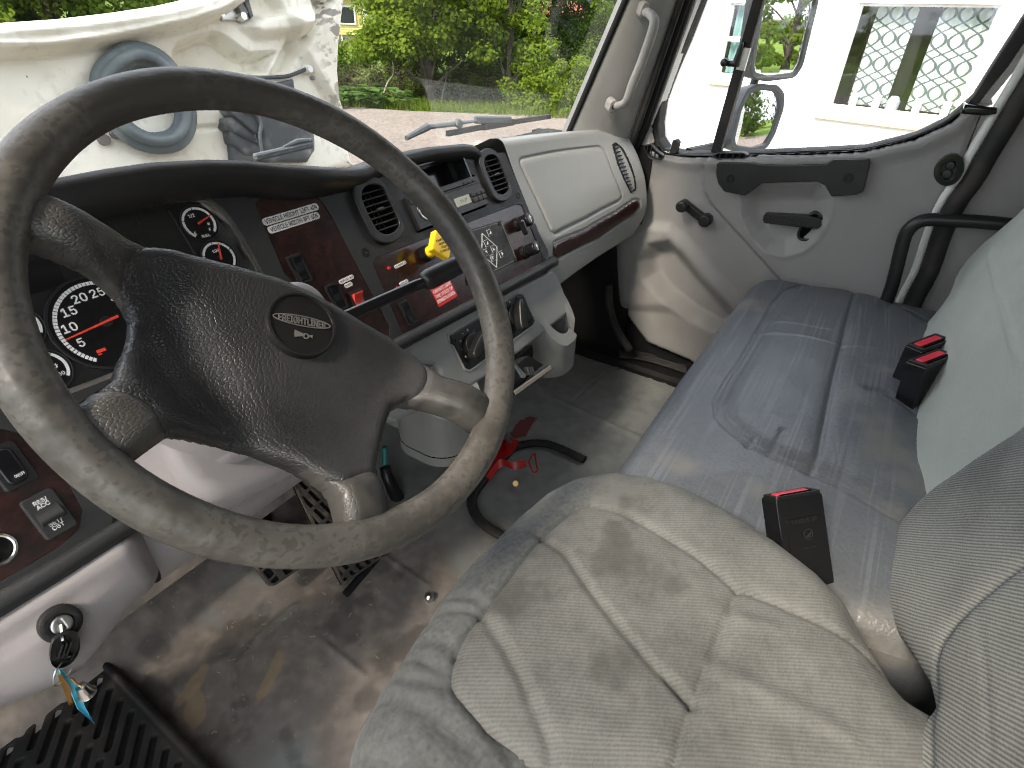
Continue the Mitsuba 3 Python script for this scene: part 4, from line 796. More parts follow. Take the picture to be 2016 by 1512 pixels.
lt = obj('vent_latch', DR.put(cat([bevel(Polygon(DR.ps(cr(1280, 0, .1984, [(905, 410), (945, 415), (880, 660), (830, 665), (735, 655), (720, 620), (745, 590), (830, 600)]), -.035)), -.045, -.022, .004), bevel(Point(*DR.p(1427, 123, -.02)).buffer(.010, 16), -.03, -.008, .004)])), 'black_gloss', pd)
obj('latch_plate', DR.put(bevel(Polygon(DR.ps(cr(1280, 0, .1984, [(930, 470), (1000, 478), (935, 705), (850, 690)]), -.04)), -.045, -.036, .001)), 'steel', lt)
vk = obj('lock_button', DR.put(bevel(Polygon(DR.ps([(1321, 300), (1325, 283), (1326, 277), (1332, 276), (1336, 281), (1334, 288), (1331, 300)], -.012)).buffer(.0015), -.03, -.006, .005)), 'rubber', pd, 40)
# pull handle
hs = c3z([(525, 790), (700, 792), (730, 800), (880, 805), (1050, 800), (1090, 775), (1262, 772), (1268, 790), (1250, 870), (1235, 930), (1200, 945), (1080, 955), (1050, 900), (1010, 880), (870, 885), (740, 890), (705, 920), (660, 950), (560, 930), (530, 890), (520, 840)])
hpy = Polygon(DR.ps(hs, .03)).buffer(-.004).buffer(.004)
ph = obj('pull_handle', DR.put(bevel(hpy, -.02, .036, .009, 4)), 'black_plastic', pd, 45, label='wide black pull handle with a screw at each end')
for q in (c3z([(588, 870)])[0], c3z([(1162, 866)])[0]): screw(DR, *q, .036, .0075, 'screw_black', ph)
cp = Polygon(DR.ps(c3z([(690, 785), (720, 768), (1060, 768), (1100, 780), (1050, 800), (740, 800)]), .02)).buffer(.004)
obj('handle_recess', DR.put(bevel(cp, -.01, .012, .006, 3)), 'taupe', pd, 40)
# inside release lever
ob = spoly(DR.ps(c3z([(960, 1050), (1000, 1022), (1040, 1040), (1052, 1085), (1030, 1130), (975, 1162), (925, 1155), (922, 1115)]), -.02), 50)
rl = obj('release_cup', DR.put(bevel(ob.difference(ob.buffer(-.007)), -.045, .003, .003)), 'black_plastic', pd); obj('cup_floor', DR.put(ex(ob, -.06, -.008)), 'deep_black', rl)
lv = Polygon(DR.ps(c3z([(752, 1048), (760, 1036), (970, 1046), (1025, 1060), (1035, 1095), (1015, 1110), (920, 1102), (755, 1082), (748, 1066)]), -.0)).buffer(-.003).buffer(.003)
k_ = obj('release_lever', DR.put(bevel(lv, -.012, .008, .004, 3)), 'black_plastic', pd, 40)
x0, y0, x1, y1 = lv.bounds
obj('grip_dots', DR.put(cat([bevel(Point(x0 + .012 + i * .0118, (y0 + y1) / 2 + (j - .5) * .011 + .002 - i * .0004).buffer(.0026, 8), .007, .0098, .001) for i in range(10) for j in range(2)])), 'charcoal', k_)
# window crank
a1_, a2_ = DR.p(1346, 404, .03), DR.p(1386, 436, .03)
wc = obj('window_crank', DR.put(cat([bevel(LineString([a1_, a2_]).buffer(.0125, 8), .012, .026, .005, 3), bevel(Point(*a2_).buffer(.0185, 24), -.01, .030, .006, 3)])), 'black_plastic', pd, 45)
obj('crank_knob', DR.put(bevel(Point(*a1_).buffer(.0165, 24), .022, .058, .007, 4)), 'black_plastic', wc, 45)
# defrost grilles and grommet
for L in (c3z([(170, 712), (200, 705), (225, 735), (258, 760), (250, 772), (215, 765), (180, 742)]), c3z([(510, 756), (530, 748), (650, 748), (665, 756), (650, 770), (525, 770)])):
    g_ = Polygon(DR.ps(L, .012)).buffer(.0015); k_ = obj('vent_grille', DR.put(bevel(g_.buffer(.002).difference(g_.buffer(-.0025)), -.01, .015, .0015)), 'black_plastic', pd); obj('duct', DR.put(ex(g_, -.01, .010)), 'deep_black', k_)
    x0, y0, x1, y1 = g_.bounds
    for t in np.linspace(x0, x1, 6)[1:-1]:
        s_ = g_.intersection(LineString([(t - .002, y0 - .1), (t + .002, y1 + .1)]))
        if s_.length > 0: obj('slat', DR.put(bevel(s_.buffer(.0012), .008, .0155, .0005)), 'charcoal', k_)
go = spoly(DR.ps(c3z([(1640, 758), (1690, 752), (1718, 790), (1712, 840), (1672, 888), (1620, 893), (1584, 855), (1592, 800)]), .016), 50).buffer(.002)
gr = obj('speaker_grommet', DR.put(bevel(go.difference(go.buffer(-.013)), -.012, .028, .006, 4)), 'black_gloss', pd, 45, label='black oval ring on the rear corner of the door panel'); obj('grommet_floor', DR.put(cat([ex(go.buffer(-.008), -.02, .014), bevel(Point(go.centroid.x, go.centroid.y + .008).buffer(.010), -.004, .019, .003), bevel(Point(go.centroid.x, go.centroid.y - .011).buffer(.011), -.004, .020, .003)])), 'black_plastic', gr)
obj('belt_guide', DR.put(bevel(Polygon(DR.ps([(1893, 224), (1900, 205), (1925, 207), (1963, 212), (1962, 224), (1940, 228)], .02)), -.06, .026, .006, 3)), 'black_gloss', pd, 45)

# ================================================================ passenger bench
pb = thing('passenger_bench', 'blue grey two place passenger bench with stitched cushion and pale backrest', 'bench seat')
BZ = -.585
BP = Pl((0, 0, BZ), (1, 0, 0), (0, 1, 0))
c8 = lambda L: cr(1200, 450, .4048, L)
bz = lambda L: [tuple(onZ(*q, BZ)[:2]) for q in L]
bout = Polygon([(.62, .205), (1.0, .212), (1.58, .205), (1.645, .190), (1.672, .15), (1.70, -.10), (1.70, -.34), (.60, -.34), (.56, -.1), (.58, .17)]).buffer(-.03).buffer(.03, 8)
pipe = bz(c8([(1590, 500), (1500, 425), (1300, 325), (1100, 282), (940, 275), (850, 310), (800, 360), (740, 470), (640, 640), (560, 760), (510, 860), (515, 930), (570, 1000), (670, 1085), (800, 1150), (970, 1215), (1150, 1300), (1300, 1390), (1410, 1450)]))
pipe2 = [(a_ * 1.0 + .0, b_) for a_, b_ in pipe]
cseam = bz(c8([(1190, 310), (1150, 450), (1110, 620), (1070, 780), (1035, 950), (1000, 1130), (965, 1215)]))
wr = [(bz(c8(L)), s_, w_) for L, s_, w_ in (([(745, 468), (900, 490), (1100, 530)], .0016, .004), ([(725, 525), (900, 550), (1110, 600), (1340, 625)], .0024, .005), ([(1250, 818), (1330, 835), (1420, 880), (1530, 950)], -.006, .009), ([(770, 1130), (800, 1080), (830, 1020)], -.003, .004), ([(1430, 670), (1520, 720)], -.005, .007), ([(1480, 760), (1560, 820)], -.005, .008), ([(660, 1090), (690, 1060)], -.003, .004), ([(1050, 350), (1290, 440)], .0012, .006))]
pp = Polygon(pipe + [(pipe[-1][0], -.4), (pipe[0][0], -.4)]).buffer(0)
def btop(x, y, d):
    t = np.clip(d / .045, 0, 1); z = -.042 * (1 - np.sqrt(np.clip(1 - (1 - t) ** 2, 0, 1))) + .012 * ss(0, .2, d)
    ip = inside_d(x, y, pp); z = z + .007 * ss(0, .04, ip)
    z = z - .0040 * np.exp(-((ip - .0) / .0036) ** 2) - .0026 * np.exp(-((ip - .012) / .0030) ** 2)
    z = z - .0045 * np.exp(-(polyline_d(x, y, cseam) / .004) ** 2) - .002 * np.exp(-(polyline_d(x, y, cseam) / .015) ** 2)
    for L, s_, w_ in wr: z = z + s_ * np.exp(-(polyline_d(x, y, L) / w_) ** 2)
    return z + .004 * (meshkit.fbm(np.c_[x * 9, y * 9, x * 0], 3) - .5) - .03 * np.exp(-(((x - 1.02) / .10) ** 2 + ((y + .30) / .10) ** 2))
def bbot(x, y, d): return -.20
obj('cushion', BP.put(inflate(bout, btop, bbot, .0046, weld=False)), 'bench_vinyl', pb, 60, label='blue grey vinyl cushion with stitched border, stains and shallow wrinkles')
for L, k in ((pipe, .0), (cseam, .0)):
    Q = spl(L, 150); pts = [BP.w(a_, b_, 0) for a_, b_ in Q]; zt = btop(Q[:, 0], Q[:, 1], shapely.distance(shapely.points(Q), bout.boundary))
obj('base', boxat(.68, 1.66, -.5, .16, ZF, -.78), 'black_matte', pb)
tb = math.radians(13)
BB = Pl((0, -.210, -.60), (-1, 0, 0), (0, -math.sin(tb), math.cos(tb)))
c_b = BB.ps([(1845, 600), (1860, 560), (1900, 500), (1950, 450), (2016, 397)])
bk = Polygon([(-.76, -.15), (c_b[0][0], -.15)] + c_b + [(c_b[-1][0], c_b[-1][1] + .05), (c_b[-1][0] + .10, .62), (-.76, .62)]).buffer(-.03).buffer(.03, 8)
bseam = BB.ps([(1957, 470), (1962, 500), (1985, 560), (2010, 640), (2030, 720)]); bs2 = BB.ps([(1957, 470), (1930, 500), (1890, 555), (1862, 600)])
def bktop(x, y, d):
    t = np.clip(d / .06, 0, 1); z = -.055 * (1 - np.sqrt(np.clip(1 - (1 - t) ** 2, 0, 1))) + .02 * ss(0, .25, d)
    z = z + .004 * np.exp(-(polyline_d(x, y, bseam) / .004) ** 2) - .004 * np.exp(-(polyline_d(x, y, bs2) / .0025) ** 2)
    return z + .008 * (meshkit.fbm(np.c_[x * 7, y * 7, x * 0], 3) - .5)
obj('backrest', BB.put(inflate(bk, bktop, lambda x, y, d: -.14, .008, weld=False)), 'bench_back', pb, 60, label='pale grey green backrest with a raised stitched seam')
rail = [onX(*q, 1.645) for q in ((1735, 620), (1757, 560), (1772, 500), (1783, 462), (1800, 442), (1825, 433), (1870, 434), (1930, 437), (1990, 443), (2050, 450))]
obj('side_rail', tube(spl(rail, 60), .0155, 14), 'black_plastic', pb, True, label='bent black tube rail beside the passenger cushion')

# ================================================================ driver seat
ds = thing('driver_seat', 'worn ribbed grey cloth driver seat with side bolsters in the foreground', 'driver seat')
SZ = -.53
SP = Pl((0, 0, SZ), (1, 0, 0), (0, 1, 0))
sz = lambda L: [tuple(onZ(*q, SZ)[:2]) for q in L]
c9, c10 = (lambda L: cr(640, 880, .418, L)), (lambda L: cr(1316, 880, .418, L))
outl_s = sz([(663, 1512), (668, 1460), (690, 1400), (740, 1310), (790, 1245), (850, 1155), (900, 1095), (960, 1035), (1020, 980), (1075, 935), (1130, 908), (1205, 897), (1280, 906), (1350, 930), (1440, 975), (1550, 1043), (1640, 1110), (1700, 1170), (1735, 1235), (1780, 1300), (1815, 1345)])
sp_ = Polygon(outl_s + [(outl_s[-1][0] - .02, -.34), (.08, -.34), (.075, -.1), (outl_s[0][0] - .012, outl_s[0][1] - .12)]).buffer(0).buffer(-.02).buffer(.02, 8)
S1 = sz(c9([(990, 1512), (900, 1430), (760, 1320), (650, 1200), (600, 1130), (600, 1040), (650, 900), (740, 780), (880, 600), (1020, 425), (1180, 290)]))
S1 = [(S1[0][0] + .03, S1[0][1] - .12)] + S1
S2 = sz(c9([(1180, 290), (1250, 280), (1340, 300), (1430, 340), (1600, 440), (1760, 545), (1914, 665)]) + c10([(325, 680), (500, 750), (700, 840), (900, 940), (1060, 1040), (1190, 1120)]))
S3 = sz(c10([(325, 680), (180, 1030), (60, 1350), (20, 1512)]))
panel_in = Polygon(S1 + S2[1:] + [(S2[-1][0] - .02, -.34), (S1[0][0], -.34)]).buffer(0)
creases = [(sz(c9(L)), s_, w_) for L, s_, w_ in (([(1030, 430), (1130, 510), (1250, 690), (1400, 880), (1550, 1050), (1720, 1210)], -.0052, .005), ([(750, 800), (830, 930), (920, 1090), (1000, 1280), (1060, 1400), (1065, 1512)], -.0045, .006), ([(800, 362), (870, 355), (950, 375), (1025, 418)], -.005, .0045), ([(480, 740), (560, 730), (650, 750), (740, 785)], -.0045, .005), ([(580, 650), (700, 700), (760, 750)], -.004, .006), ([(880, 290), (1000, 285), (1140, 292)], -.0028, .004), ([(330, 930), (430, 960), (560, 1060)], -.004, .006), ([(280, 1010), (420, 1080), (560, 1120)], -.004, .007), ([(80, 1400), (220, 1420), (330, 1480)], -.005, .008), ([(430, 860), (560, 900), (620, 980)], -.003, .006), ([(200, 1100), (420, 1210), (700, 1420)], -.004, .010), ([(760, 1330), (840, 1420), (900, 1500)], -.004, .006))] + [(sz(c10(L)), s_, w_) for L, s_, w_ in (([(0, 1100), (60, 1180), (110, 1220)], -.004, .005), ([(190, 1040), (400, 1150), (620, 1260), (830, 1380)], .0035, .010), ([(270, 800), (480, 860)], .002, .008))]
CZ = np.array([(a_, b_) for a_, b_ in S2])
def stop_(x, y, d):
    t = np.clip(d / .068, 0, 1); z = -.055 * (1 - np.sqrt(np.clip(1 - (1 - t) ** 2, 0, 1)))
    s2 = inside_d(x, y, panel_in)
    z = z + .006 * ss(0, .05, s2)
    z = z - .0040 * np.exp(-(s2 / .0026) ** 2) - .0016 * np.exp(-(s2 / .008) ** 2)
    z = z - .0042 * np.exp(-(polyline_d(x, y, S3) / .0032) ** 2) - .0025 * np.exp(-(polyline_d(x, y, S3) / .012) ** 2)
    right = ss(.42, .56, x); z = z + .016 * right * ss(.25, .0, y) * ss(0, .06, d)
    for L, s_, w_ in creases: z = z + s_ * np.exp(-(polyline_d(x, y, L) / w_) ** 2)
    out = ss(.004, -.01, s2); z = z + .0045 * (meshkit.fbm(np.c_[x * 22, y * 60, x * 0], 3) - .5) * out * ss(.35, .2, x)
    return z + .004 * (meshkit.fbm(np.c_[x * 8, y * 8, x * 0 + 3], 3) - .5)
sm = inflate(sp_, stop_, lambda x, y, d: -.17, .0042, weld=False, lines=[S1, S2, S3])
cw = sm.triangles_center; ins = shapely.contains_xy(panel_in.buffer(.001), cw[:, 0], cw[:, 1])
# the right bolster is ribbed as the centre; the front and left are plain weave
bol = (cw[:, 0] > np.interp(cw[:, 1], [-.4, .15, .19, .30], [.40, .46, .52, .75]))
for nm_, sel, m_ in (('seat_panel', ins | bol, 'seat_cloth'), ('side_panel', ~(ins | bol), 'seat_side')):
    s_ = trimesh.Trimesh(sm.vertices, sm.faces[sel], process=False); s_.remove_unreferenced_vertices(); obj(nm_, SP.put(s_), m_, ds, 60, label='ribbed grey cloth centre and right bolster' if ins is sel else None)
obj('base', boxat(.14, .56, -.4, .2, ZF, -.69), 'black_matte', ds)
td = math.radians(14)
DB = Pl((0, -.190, -.53), (-1, 0, 0), (0, -math.sin(td), math.cos(td)))
dbo = DB.ps([(1822, 1400), (1812, 1345), (1775, 1285), (1743, 1235), (1728, 1185), (1729, 1130), (1745, 1075), (1775, 1025), (1815, 980), (1860, 940), (1930, 893), (2016, 838)], -.018)
bkd = Polygon([(-.06, -.14), (dbo[0][0] - .02, -.14)] + dbo + [(dbo[-1][0] + .03, .62), (-.10, .62)]).buffer(0).buffer(-.02).buffer(.02, 8)
DS1 = DB.ps(c10([(1675, 525), (1560, 610), (1440, 710), (1330, 820), (1260, 920), (1220, 1000), (1205, 1080), (1212, 1180), (1215, 1512)])); DS2 = DB.ps(c10([(1450, 740), (1460, 850), (1485, 1000), (1500, 1200), (1515, 1460)]))
def dbtop(x, y, d):
    t = np.clip(d / .06, 0, 1); z = -.045 * (1 - np.sqrt(np.clip(1 - (1 - t) ** 2, 0, 1)))
    z = z - .005 * np.exp(-(polyline_d(x, y, DS1) / .003) ** 2) - .004 * np.exp(-(polyline_d(x, y, DS1) / .012) ** 2) - .002 * np.exp(-(polyline_d(x, y, DS2) / .003) ** 2)
    return z + .005 * (meshkit.fbm(np.c_[x * 8, y * 8, x * 0], 3) - .5)
obj('backrest', DB.put(inflate(bkd, dbtop, lambda x, y, d: -.13, .0055, weld=False)), 'seat_back_cloth', ds, 60, label='ribbed grey cloth backrest')

# ================================================================ belt buckles
def buckle(name_label, P, depth_fn, w, t, L, updir, face, group=None):
    k = thing('belt_buckle', name_label, 'seat belt buckle'); pl = Pl(P, face, updir); n = 14
    body = cat([pl.put(bevel(rrect(0, -L / 2, w, L, .004), -t / 2, t / 2, .004, 3)), pl.put(bevel(rrect(0, -L * .5, w * .70, L * .55, .003), 0, t / 2 + .0012, .001))])
    obj('housing', body, 'black_gloss', k, 40)
    top = Pl(pl.w(0, 0, 0), face, pl.n * -1)
    obj('release_button', top.put(bevel(rrect(0, t * .10, w * .74, t * .46, .003), -.004, .004, .002)), 'red_button', k)
    obj('slot_rim', top.put(bevel(rrect(0, 0, w * .96, t * .96, .003).difference(rrect(0, 0, w * .80, t * .74, .003)), -.004, .0035, .001)), 'black_plastic', k)
    obj('tongue_slot', top.put(ex(rrect(0, -t * .26, w * .66, t * .12, .001), .001, .0042)), 'deep_black', k)
    return k, pl
def gbuckle(lab, ta, tb_, bot_, zt, zb, t):
    A_, B_, C_ = onZ(*ta, zt), onZ(*tb_, zt), onZ(*bot_, zb); m_ = (A_ + B_) / 2; face = B_ - A_; up_ = m_ - C_; up_ = up_ - nrm(face) * (up_ @ nrm(face)); return buckle(lab, m_, None, float(np.linalg.norm(face)), t, float(np.linalg.norm(up_)) + .04, nrm(up_), nrm(face))
k_, pl_ = gbuckle('black seat belt buckle wedged between the driver seat and the bench', (1513, 982), (1603, 966), (1608, 1085), -.500, -.562, .028)
obj('moulded_mark', pl_.put(cat([mv(text('061015 00', .0050, .0004), 0, -.030, .0164), mv(ex(Point(0, 0).buffer(.007).difference(Point(0, 0).buffer(.006)), 0, .0004), .003, -.048, .0164), mv(ex(Polygon([(-.006, -.004), (.006, .004), (.002, -.004)]), 0, .0004), .003, -.048, .0164), mv(ex(sbox(-.012, -.0004, .012, .0004), 0, .0004), .002, -.064, .0164)])), 'charcoal', k_)
gbuckle('rear one of two black red buttoned buckles at the back of the bench', (1800, 686), (1858, 664), (1834, 740), -.495, -.590, .032)
gbuckle('front one of two black red buttoned buckles at the back of the bench', (1804, 718), (1866, 694), (1848, 785), -.495, -.600, .034)

# ================================================================ red extinguisher bracket
eb_ = thing('extinguisher_bracket', 'empty red steel extinguisher bracket with loose strap on the floor', 'bracket')
zb_ = ZF + .02
fz = lambda L, z: [tuple(onZ(*q, z)[:2]) for q in L]
EP = Pl((0, 0, zb_), (1, 0, 0), (0, 1, 0))
obj('back_plate', EP.put(bevel(Polygon(fz(cr(600, 650, .3472, [(1120, 625), (1160, 620), (1210, 635), (1190, 675), (1100, 750), (1030, 810), (1040, 770), (1090, 700)]), zb_)).buffer(.002), -.004, .004, .001)), 'red_steel', eb_)
obj('bent_tab', [bar(onZ(992, 856, zb_), onZ(1006, 874, zb_ + .03), .012, .003)], 'chrome', eb_)
s_ = spl([onZ(*q, z) for q, z in (((958, 945), zb_ - .005), ((985, 912), zb_ + .02), ((1010, 917), zb_ + .03), ((1035, 912), zb_ + .035))], 30)
V = np.stack([s_ + np.array([-.004, -.006, -.007]), s_ + np.array([.004, .006, .007])], 1)
obj('strap', grid(V), 'red_steel', eb_, True)
w_ = [onZ(*q, zb_ + .035) for q in ((1040, 910), (1052, 893), (1056, 915), (1058, 926), (1049, 929), (1042, 913))]
obj('wire_hook', tube(spl(w_, 40, True), .0022, 8, closed=True), 'red_steel', eb_, True)
obj('bolt', cyl(onZ(1015, 952, ZF + .004), onZ(1015, 952, ZF + .02), .008, 6), 'brass', eb_)
hs_ = [onY(757, 880, .80), onY(758, 900, .80), onY(757, 918, .80), onY(765, 945, .78), onY(785, 985, .76)]
k = thing('air_hose', 'short teal hose with black end fitting hanging under the dash beside the heater console', 'hose')
obj('hose', tube(spl(hs_[:3], 40), .006 + .0012 * np.sin(np.arange(40) * 1.6), 10), 'hose_teal', k, True); obj('fitting', tube(spl(hs_[2:], 12), np.linspace(.013, .018, 12), 10), 'black_plastic', k, True)
# small litter on the floor
for q, r in (((845, 1172), .010),):
    p = onZ(*q, ZF + .016); single('floor_bolt', tube([p + np.array([0, 0, -.014]), p, p + np.array([0, 0, .004])], [r, r, r * .5], 10), 'chrome', 'bright round bolt head on the floor beside the driver seat', 'bolt')
bits = []
rg = np.random.default_rng(3)
for i in range(50):
    q = (rg.uniform(430, 760), rg.uniform(1100, 1330)) if i < 90 else (rg.uniform(920, 1090), rg.uniform(850, 1060)); p = onZ(*q, ZF + .004)
    if q[0] < 850 and p[0] < .12: continue
    a_ = rg.uniform(0, 6.3); L = rg.uniform(.0015, .007); d_ = np.array([math.cos(a_), math.sin(a_), .1]) * L; bits.append(tube([p - d_, p + d_], rg.uniform(.0003, .0006), 4))
k = single('straw_litter', bits, 'straw', 'bits of straw and grit scattered over the floor', 'litter', kind='stuff')
# ================================================================ mirrors and wipers outside
def mirror(name, lab, P, x, th, convex, refl, rcorner):
    C = sum(onX(*q, x) for q in P) / len(P)
    n = nrm(nrm(-C) + nrm(refl)); u = nrm(np.cross([0, 0, 1], n)); L = Pl(C, u, np.cross(n, u)); g = Polygon(L.ps(P)).buffer(0); g = g.buffer(-rcorner).buffer(rcorner, 8)
    k = thing(name, lab, 'mirror'); gi = g.buffer(-.012)
    def mt(X, Y, d): return .003 + (0 if not convex else -((X - g.centroid.x) ** 2 + (Y - g.centroid.y) ** 2) / (2 * convex)) + (0 if not convex else .008)
    obj('glass', L.put(inflate(gi.buffer(.002), mt, lambda X, Y, d: -.004, .010, weld=False)), 'mirror', k, True if not convex else 40)
    obj('rim', L.put(bevel(g.buffer(.004).difference(gi), -.03, .012, .006, 4)), 'mirror_rim', k, 45)
    obj('housing', L.put(inflate(g.buffer(.004), lambda X, Y, d: -.028, lambda X, Y, d: -.03 - .06 * np.sqrt(np.clip(d / .06, 0, 1)), .012)), 'mirror_rim', k, True)
    return k, L, C
k1, L1_, C1 = mirror('flat_mirror', 'tall flat side mirror outside the passenger window, upper of two', [(1512, -110), (1628, -110), (1600, 20), (1574, 128), (1560, 150), (1505, 157), (1478, 150), (1473, 135)], 2.02, .05, 0, (.30, -1, -.02), .03)
k2, L2_, C2 = mirror('convex_mirror', 'small convex side mirror below the tall flat one', [(1468, 176), (1495, 168), (1525, 170), (1538, 185), (1536, 215), (1520, 262), (1505, 290), (1475, 298), (1440, 293), (1436, 275), (1450, 215)], 2.02, .05, .55, (.22, -1, .02), .03)
obj('mount_bar', [tube(spl([C2 + np.array([.06, .01, -.16]), C2 + np.array([.05, .05, 0]), C1 + np.array([.06, .05, -.05]), C1 + np.array([.06, .05, .3])], 20), .012, 10), bar(C2 + np.array([.05, .05, -.08]), C2 + np.array([-.25, .12, -.08]), .02, .02)], 'black_plastic', k1, True)
def wiper(lab, P, y0):
    k = thing('windshield_wiper', lab, 'wiper'); Q = [onY(*q, y0 + dy) for q, dy in P]
    return k, Q
wp_, Q = wiper('right wiper lying along the bottom of the windshield above the dash centre', [((800, 272), .0), ((842, 250), .01), ((900, 243), .01), ((935, 238), .01), ((880, 263), .01), ((950, 250), .01), ((1010, 240), .01), ((1082, 229), .01)], 1.02)
obj('arm', [tube([Q[0], Q[1]], [.006, .010], 8), tube([Q[1], Q[2]], [.010, .012], 8, flat=.6), tube([Q[2], Q[3]], [.009, .006], 8, flat=.6)], 'wiper_grey', wp_)
obj('blade', [bar(Q[4], Q[5], .010, .014), bar(Q[5], Q[6], .012, .018), bar(Q[6], Q[7], .012, .014)], 'rubber', wp_)
obj('bridge', [bar(onY(935, 236, 1.03), onY(1005, 236, 1.03), .012, .020, c=.003), bar(onY(898, 240, 1.02), onY(908, 247, 1.02), .014, .022, c=.003)], 'wiper_grey', wp_)
wp2, Q = wiper('left wiper, only its grey tip above the dash brow behind the steering wheel', [((500, 310), 0), ((560, 298), 0), ((600, 288), 0), ((614, 284), 0)], 1.02)
obj('blade', [bar(Q[0], Q[3], .012, .013, c=.003), tube([Q[1] + np.array([0, 0, .008]), (Q[1] + Q[3]) / 2 + np.array([0, 0, .012]), Q[3] + np.array([0, 0, .008])], [.003, .006, .004], 8)], 'wiper_grey', wp2)
# ================================================================ materials used outside
scene['window_glass'] = {'type': 'thindielectric', 'int_ior': 1.5}
scene['mirror'] = {'type': 'twosided', 'bsdf': {'type': 'conductor', 'material': 'Al'}}
mat('mirror_rim', (.10, .105, .11), .4, .5)
mat('wiper_grey', (.07, .08, .085), .45, .4)
mat('white_paint', dusty((.74, .74, .70), (.45, .42, .36), .35, 6), .35, .5)
mat('pedal_rubber', dusty((.055, .05, .045), (.22, .17, .13), .85, 22), .7, .3, bump=grain, bscale=.0002)
mat('straw', (.52, .42, .28), .8, .2)
def _hood(p, n, uv):
    f = fbm(p.x * 3, p.y * 3, p.z * 3, 4); s = fbm(p.x * 40, p.y * 40, p.z * 22, 5); k = noise(p.x * 60, p.y * 60, p.z * 40)
    c = mix(c3(.74, .715, .62), c3(.56, .525, .43), smoothstep(.35, .7, f))
    c = mix(c, c3(.40, .36, .28), smoothstep(.52, .74, s) * .30)
    edge = smoothstep(1.92, 2.12, p.x + .1 * (f - .5))             # road tar and mud thrown on the wing flange
    c = mix(c, c3(.15, .13, .11), edge * smoothstep(.50, .60, fbm(p.x * 18, p.y * 30, p.z * 30, 4)) * .85)
    return mix(c, c3(.09, .08, .07), smoothstep(.955, .975, k) * .7)
mat('hood_paint', proc(_hood), .5, .4, bump=proc(lambda p, n, uv: fbm(p.x * 70, p.y * 70, p.z * 70, 2), eps=2e-3), bscale=.001)
mat('dusty_rubber', dusty((.085, .105, .110), (.20, .22, .21), .7, 7), .6, .35)
mat('dusty_black', dusty((.045, .05, .052), (.20, .20, .185), .75, 10), .6, .35)
def _siding(p, n, uv):
    g = noise(p.x * 8, p.y * 3, p.z * 220); f = fbm(p.x * 1.1, p.y * 1.1, p.z * 1.1, 3)
    return mix(c3(.82, .82, .815), c3(.77, .77, .76), g * .5 + f * .5)
mat('siding', proc(_siding), .5, .4)
mat('trim_white', (.82, .82, .81), .4, .4)
mat('tan_trim', (.62, .52, .34), .6, .3)
def _curtain(p, n, uv):
    a, b = p.y * 2.7, p.z * 1.75
    ph = 6.2832 * b
    def strand(k, s): return dr.abs(a - dr.floor(a + .5 - k - s * .46 * dr.sin(ph)) - k - s * .46 * dr.sin(ph))
    d = dr.minimum(dr.minimum(strand(0.0, 1), strand(0.0, -1)), dr.minimum(strand(.5, 1), strand(.5, -1)))
    bars = dr.maximum(dr.abs(a * 2 - dr.floor(a * 2 + .5)) - .16, dr.abs(b * 2 - dr.floor(b * 2 + .5)) - .012)
    line = dr.maximum(1 - smoothstep(.035, .055, d), 1 - smoothstep(.0, .006, bars))
    return mix(c3(.52, .60, .56), c3(.07, .10, .115), line * .9)
mat('curtain_print', proc(_curtain), .8, .2)
mat('curtain_teal', dusty((.20, .36, .36), (.28, .45, .44), .8, 6), .8, .2)
mat('wax_white', (.80, .80, .76), .5, .3)
mat('jar_grey', (.35, .40, .44), .3, .5)
mat('room_dark', (.12, .11, .09), .9, .2)
mat('shingle', dusty((.10, .09, .085), (.16, .14, .13), .8, 8), .85, .2)
def _gravel(p, n, uv):
    a, b, w = voronoi(p.x * 16, p.y * 16); f = fbm(p.x * .8, p.y * .8, 0, 4); s = fbm(p.x * 30, p.y * 30, 0, 2)
    c = mix(c3(.13, .112, .098), c3(.24, .208, .182), w * .6 + s * .4)
    return c * mix(c3(.82), c3(1.1), f)
mat('gravel', proc(_gravel), .9, .2, bump=proc(lambda p, n, uv: fbm(p.x * 22, p.y * 22, 0, 3), eps=5e-3), bscale=.02)
def _lawn(p, n, uv):
    f = fbm(p.x * .35, p.y * .35, 0, 4); g = fbm(p.x * 7, p.y * 7, 0, 3)
    return mix(c3(.055, .110, .018), c3(.145, .200, .035), f * .55 + g * .45)
mat('lawn', proc(_lawn), .9, .15, bump=proc(lambda p, n, uv: fbm(p.x * 12, p.y * 12, 0, 3), eps=8e-3), bscale=.06)
def leafm(name, a, b, tr):
    def f(p, n, uv): return mix(c3(*a), c3(*b), fbm(p.x * 1.3, p.y * 1.3, p.z * 1.3, 3) * .5 + noise(p.x * 6, p.y * 6, p.z * 6) * .5)
    scene[name] = {'type': 'principledthin', 'base_color': proc(f), 'roughness': .5, 'diff_trans': tr, 'spec_trans': 0.0, 'spec_tint': 0.0}
leafm('leaf_light', (.150, .240, .026), (.275, .360, .045), 1.1)
leafm('leaf_mid', (.100, .180, .024), (.190, .270, .036), 1.05)
leafm('leaf_dark', (.070, .135, .024), (.135, .210, .036), 1.05)
leafm('leaf_broad', (.075, .150, .035), (.135, .215, .055), .7)
leafm('grass_blade', (.100, .165, .022), (.200, .250, .045), .8)
mat('bark', dusty((.085, .070, .055), (.16, .14, .115), .8, 5), .9, .15, bump=proc(lambda p, n, uv: fbm(p.x * 26, p.y * 26, p.z * 5, 3), eps=4e-3), bscale=.02)
mat('bark_pale', dusty((.30, .27, .22), (.40, .37, .31), .8, 8), .8, .2)
mat('brush_brown', (.12, .095, .065), .9, .1)
mat('yellow_siding', (.72, .60, .26), .6, .3)
mat('stone_base', dusty((.16, .15, .135), (.30, .28, .25), .8, 3), .9, .2)
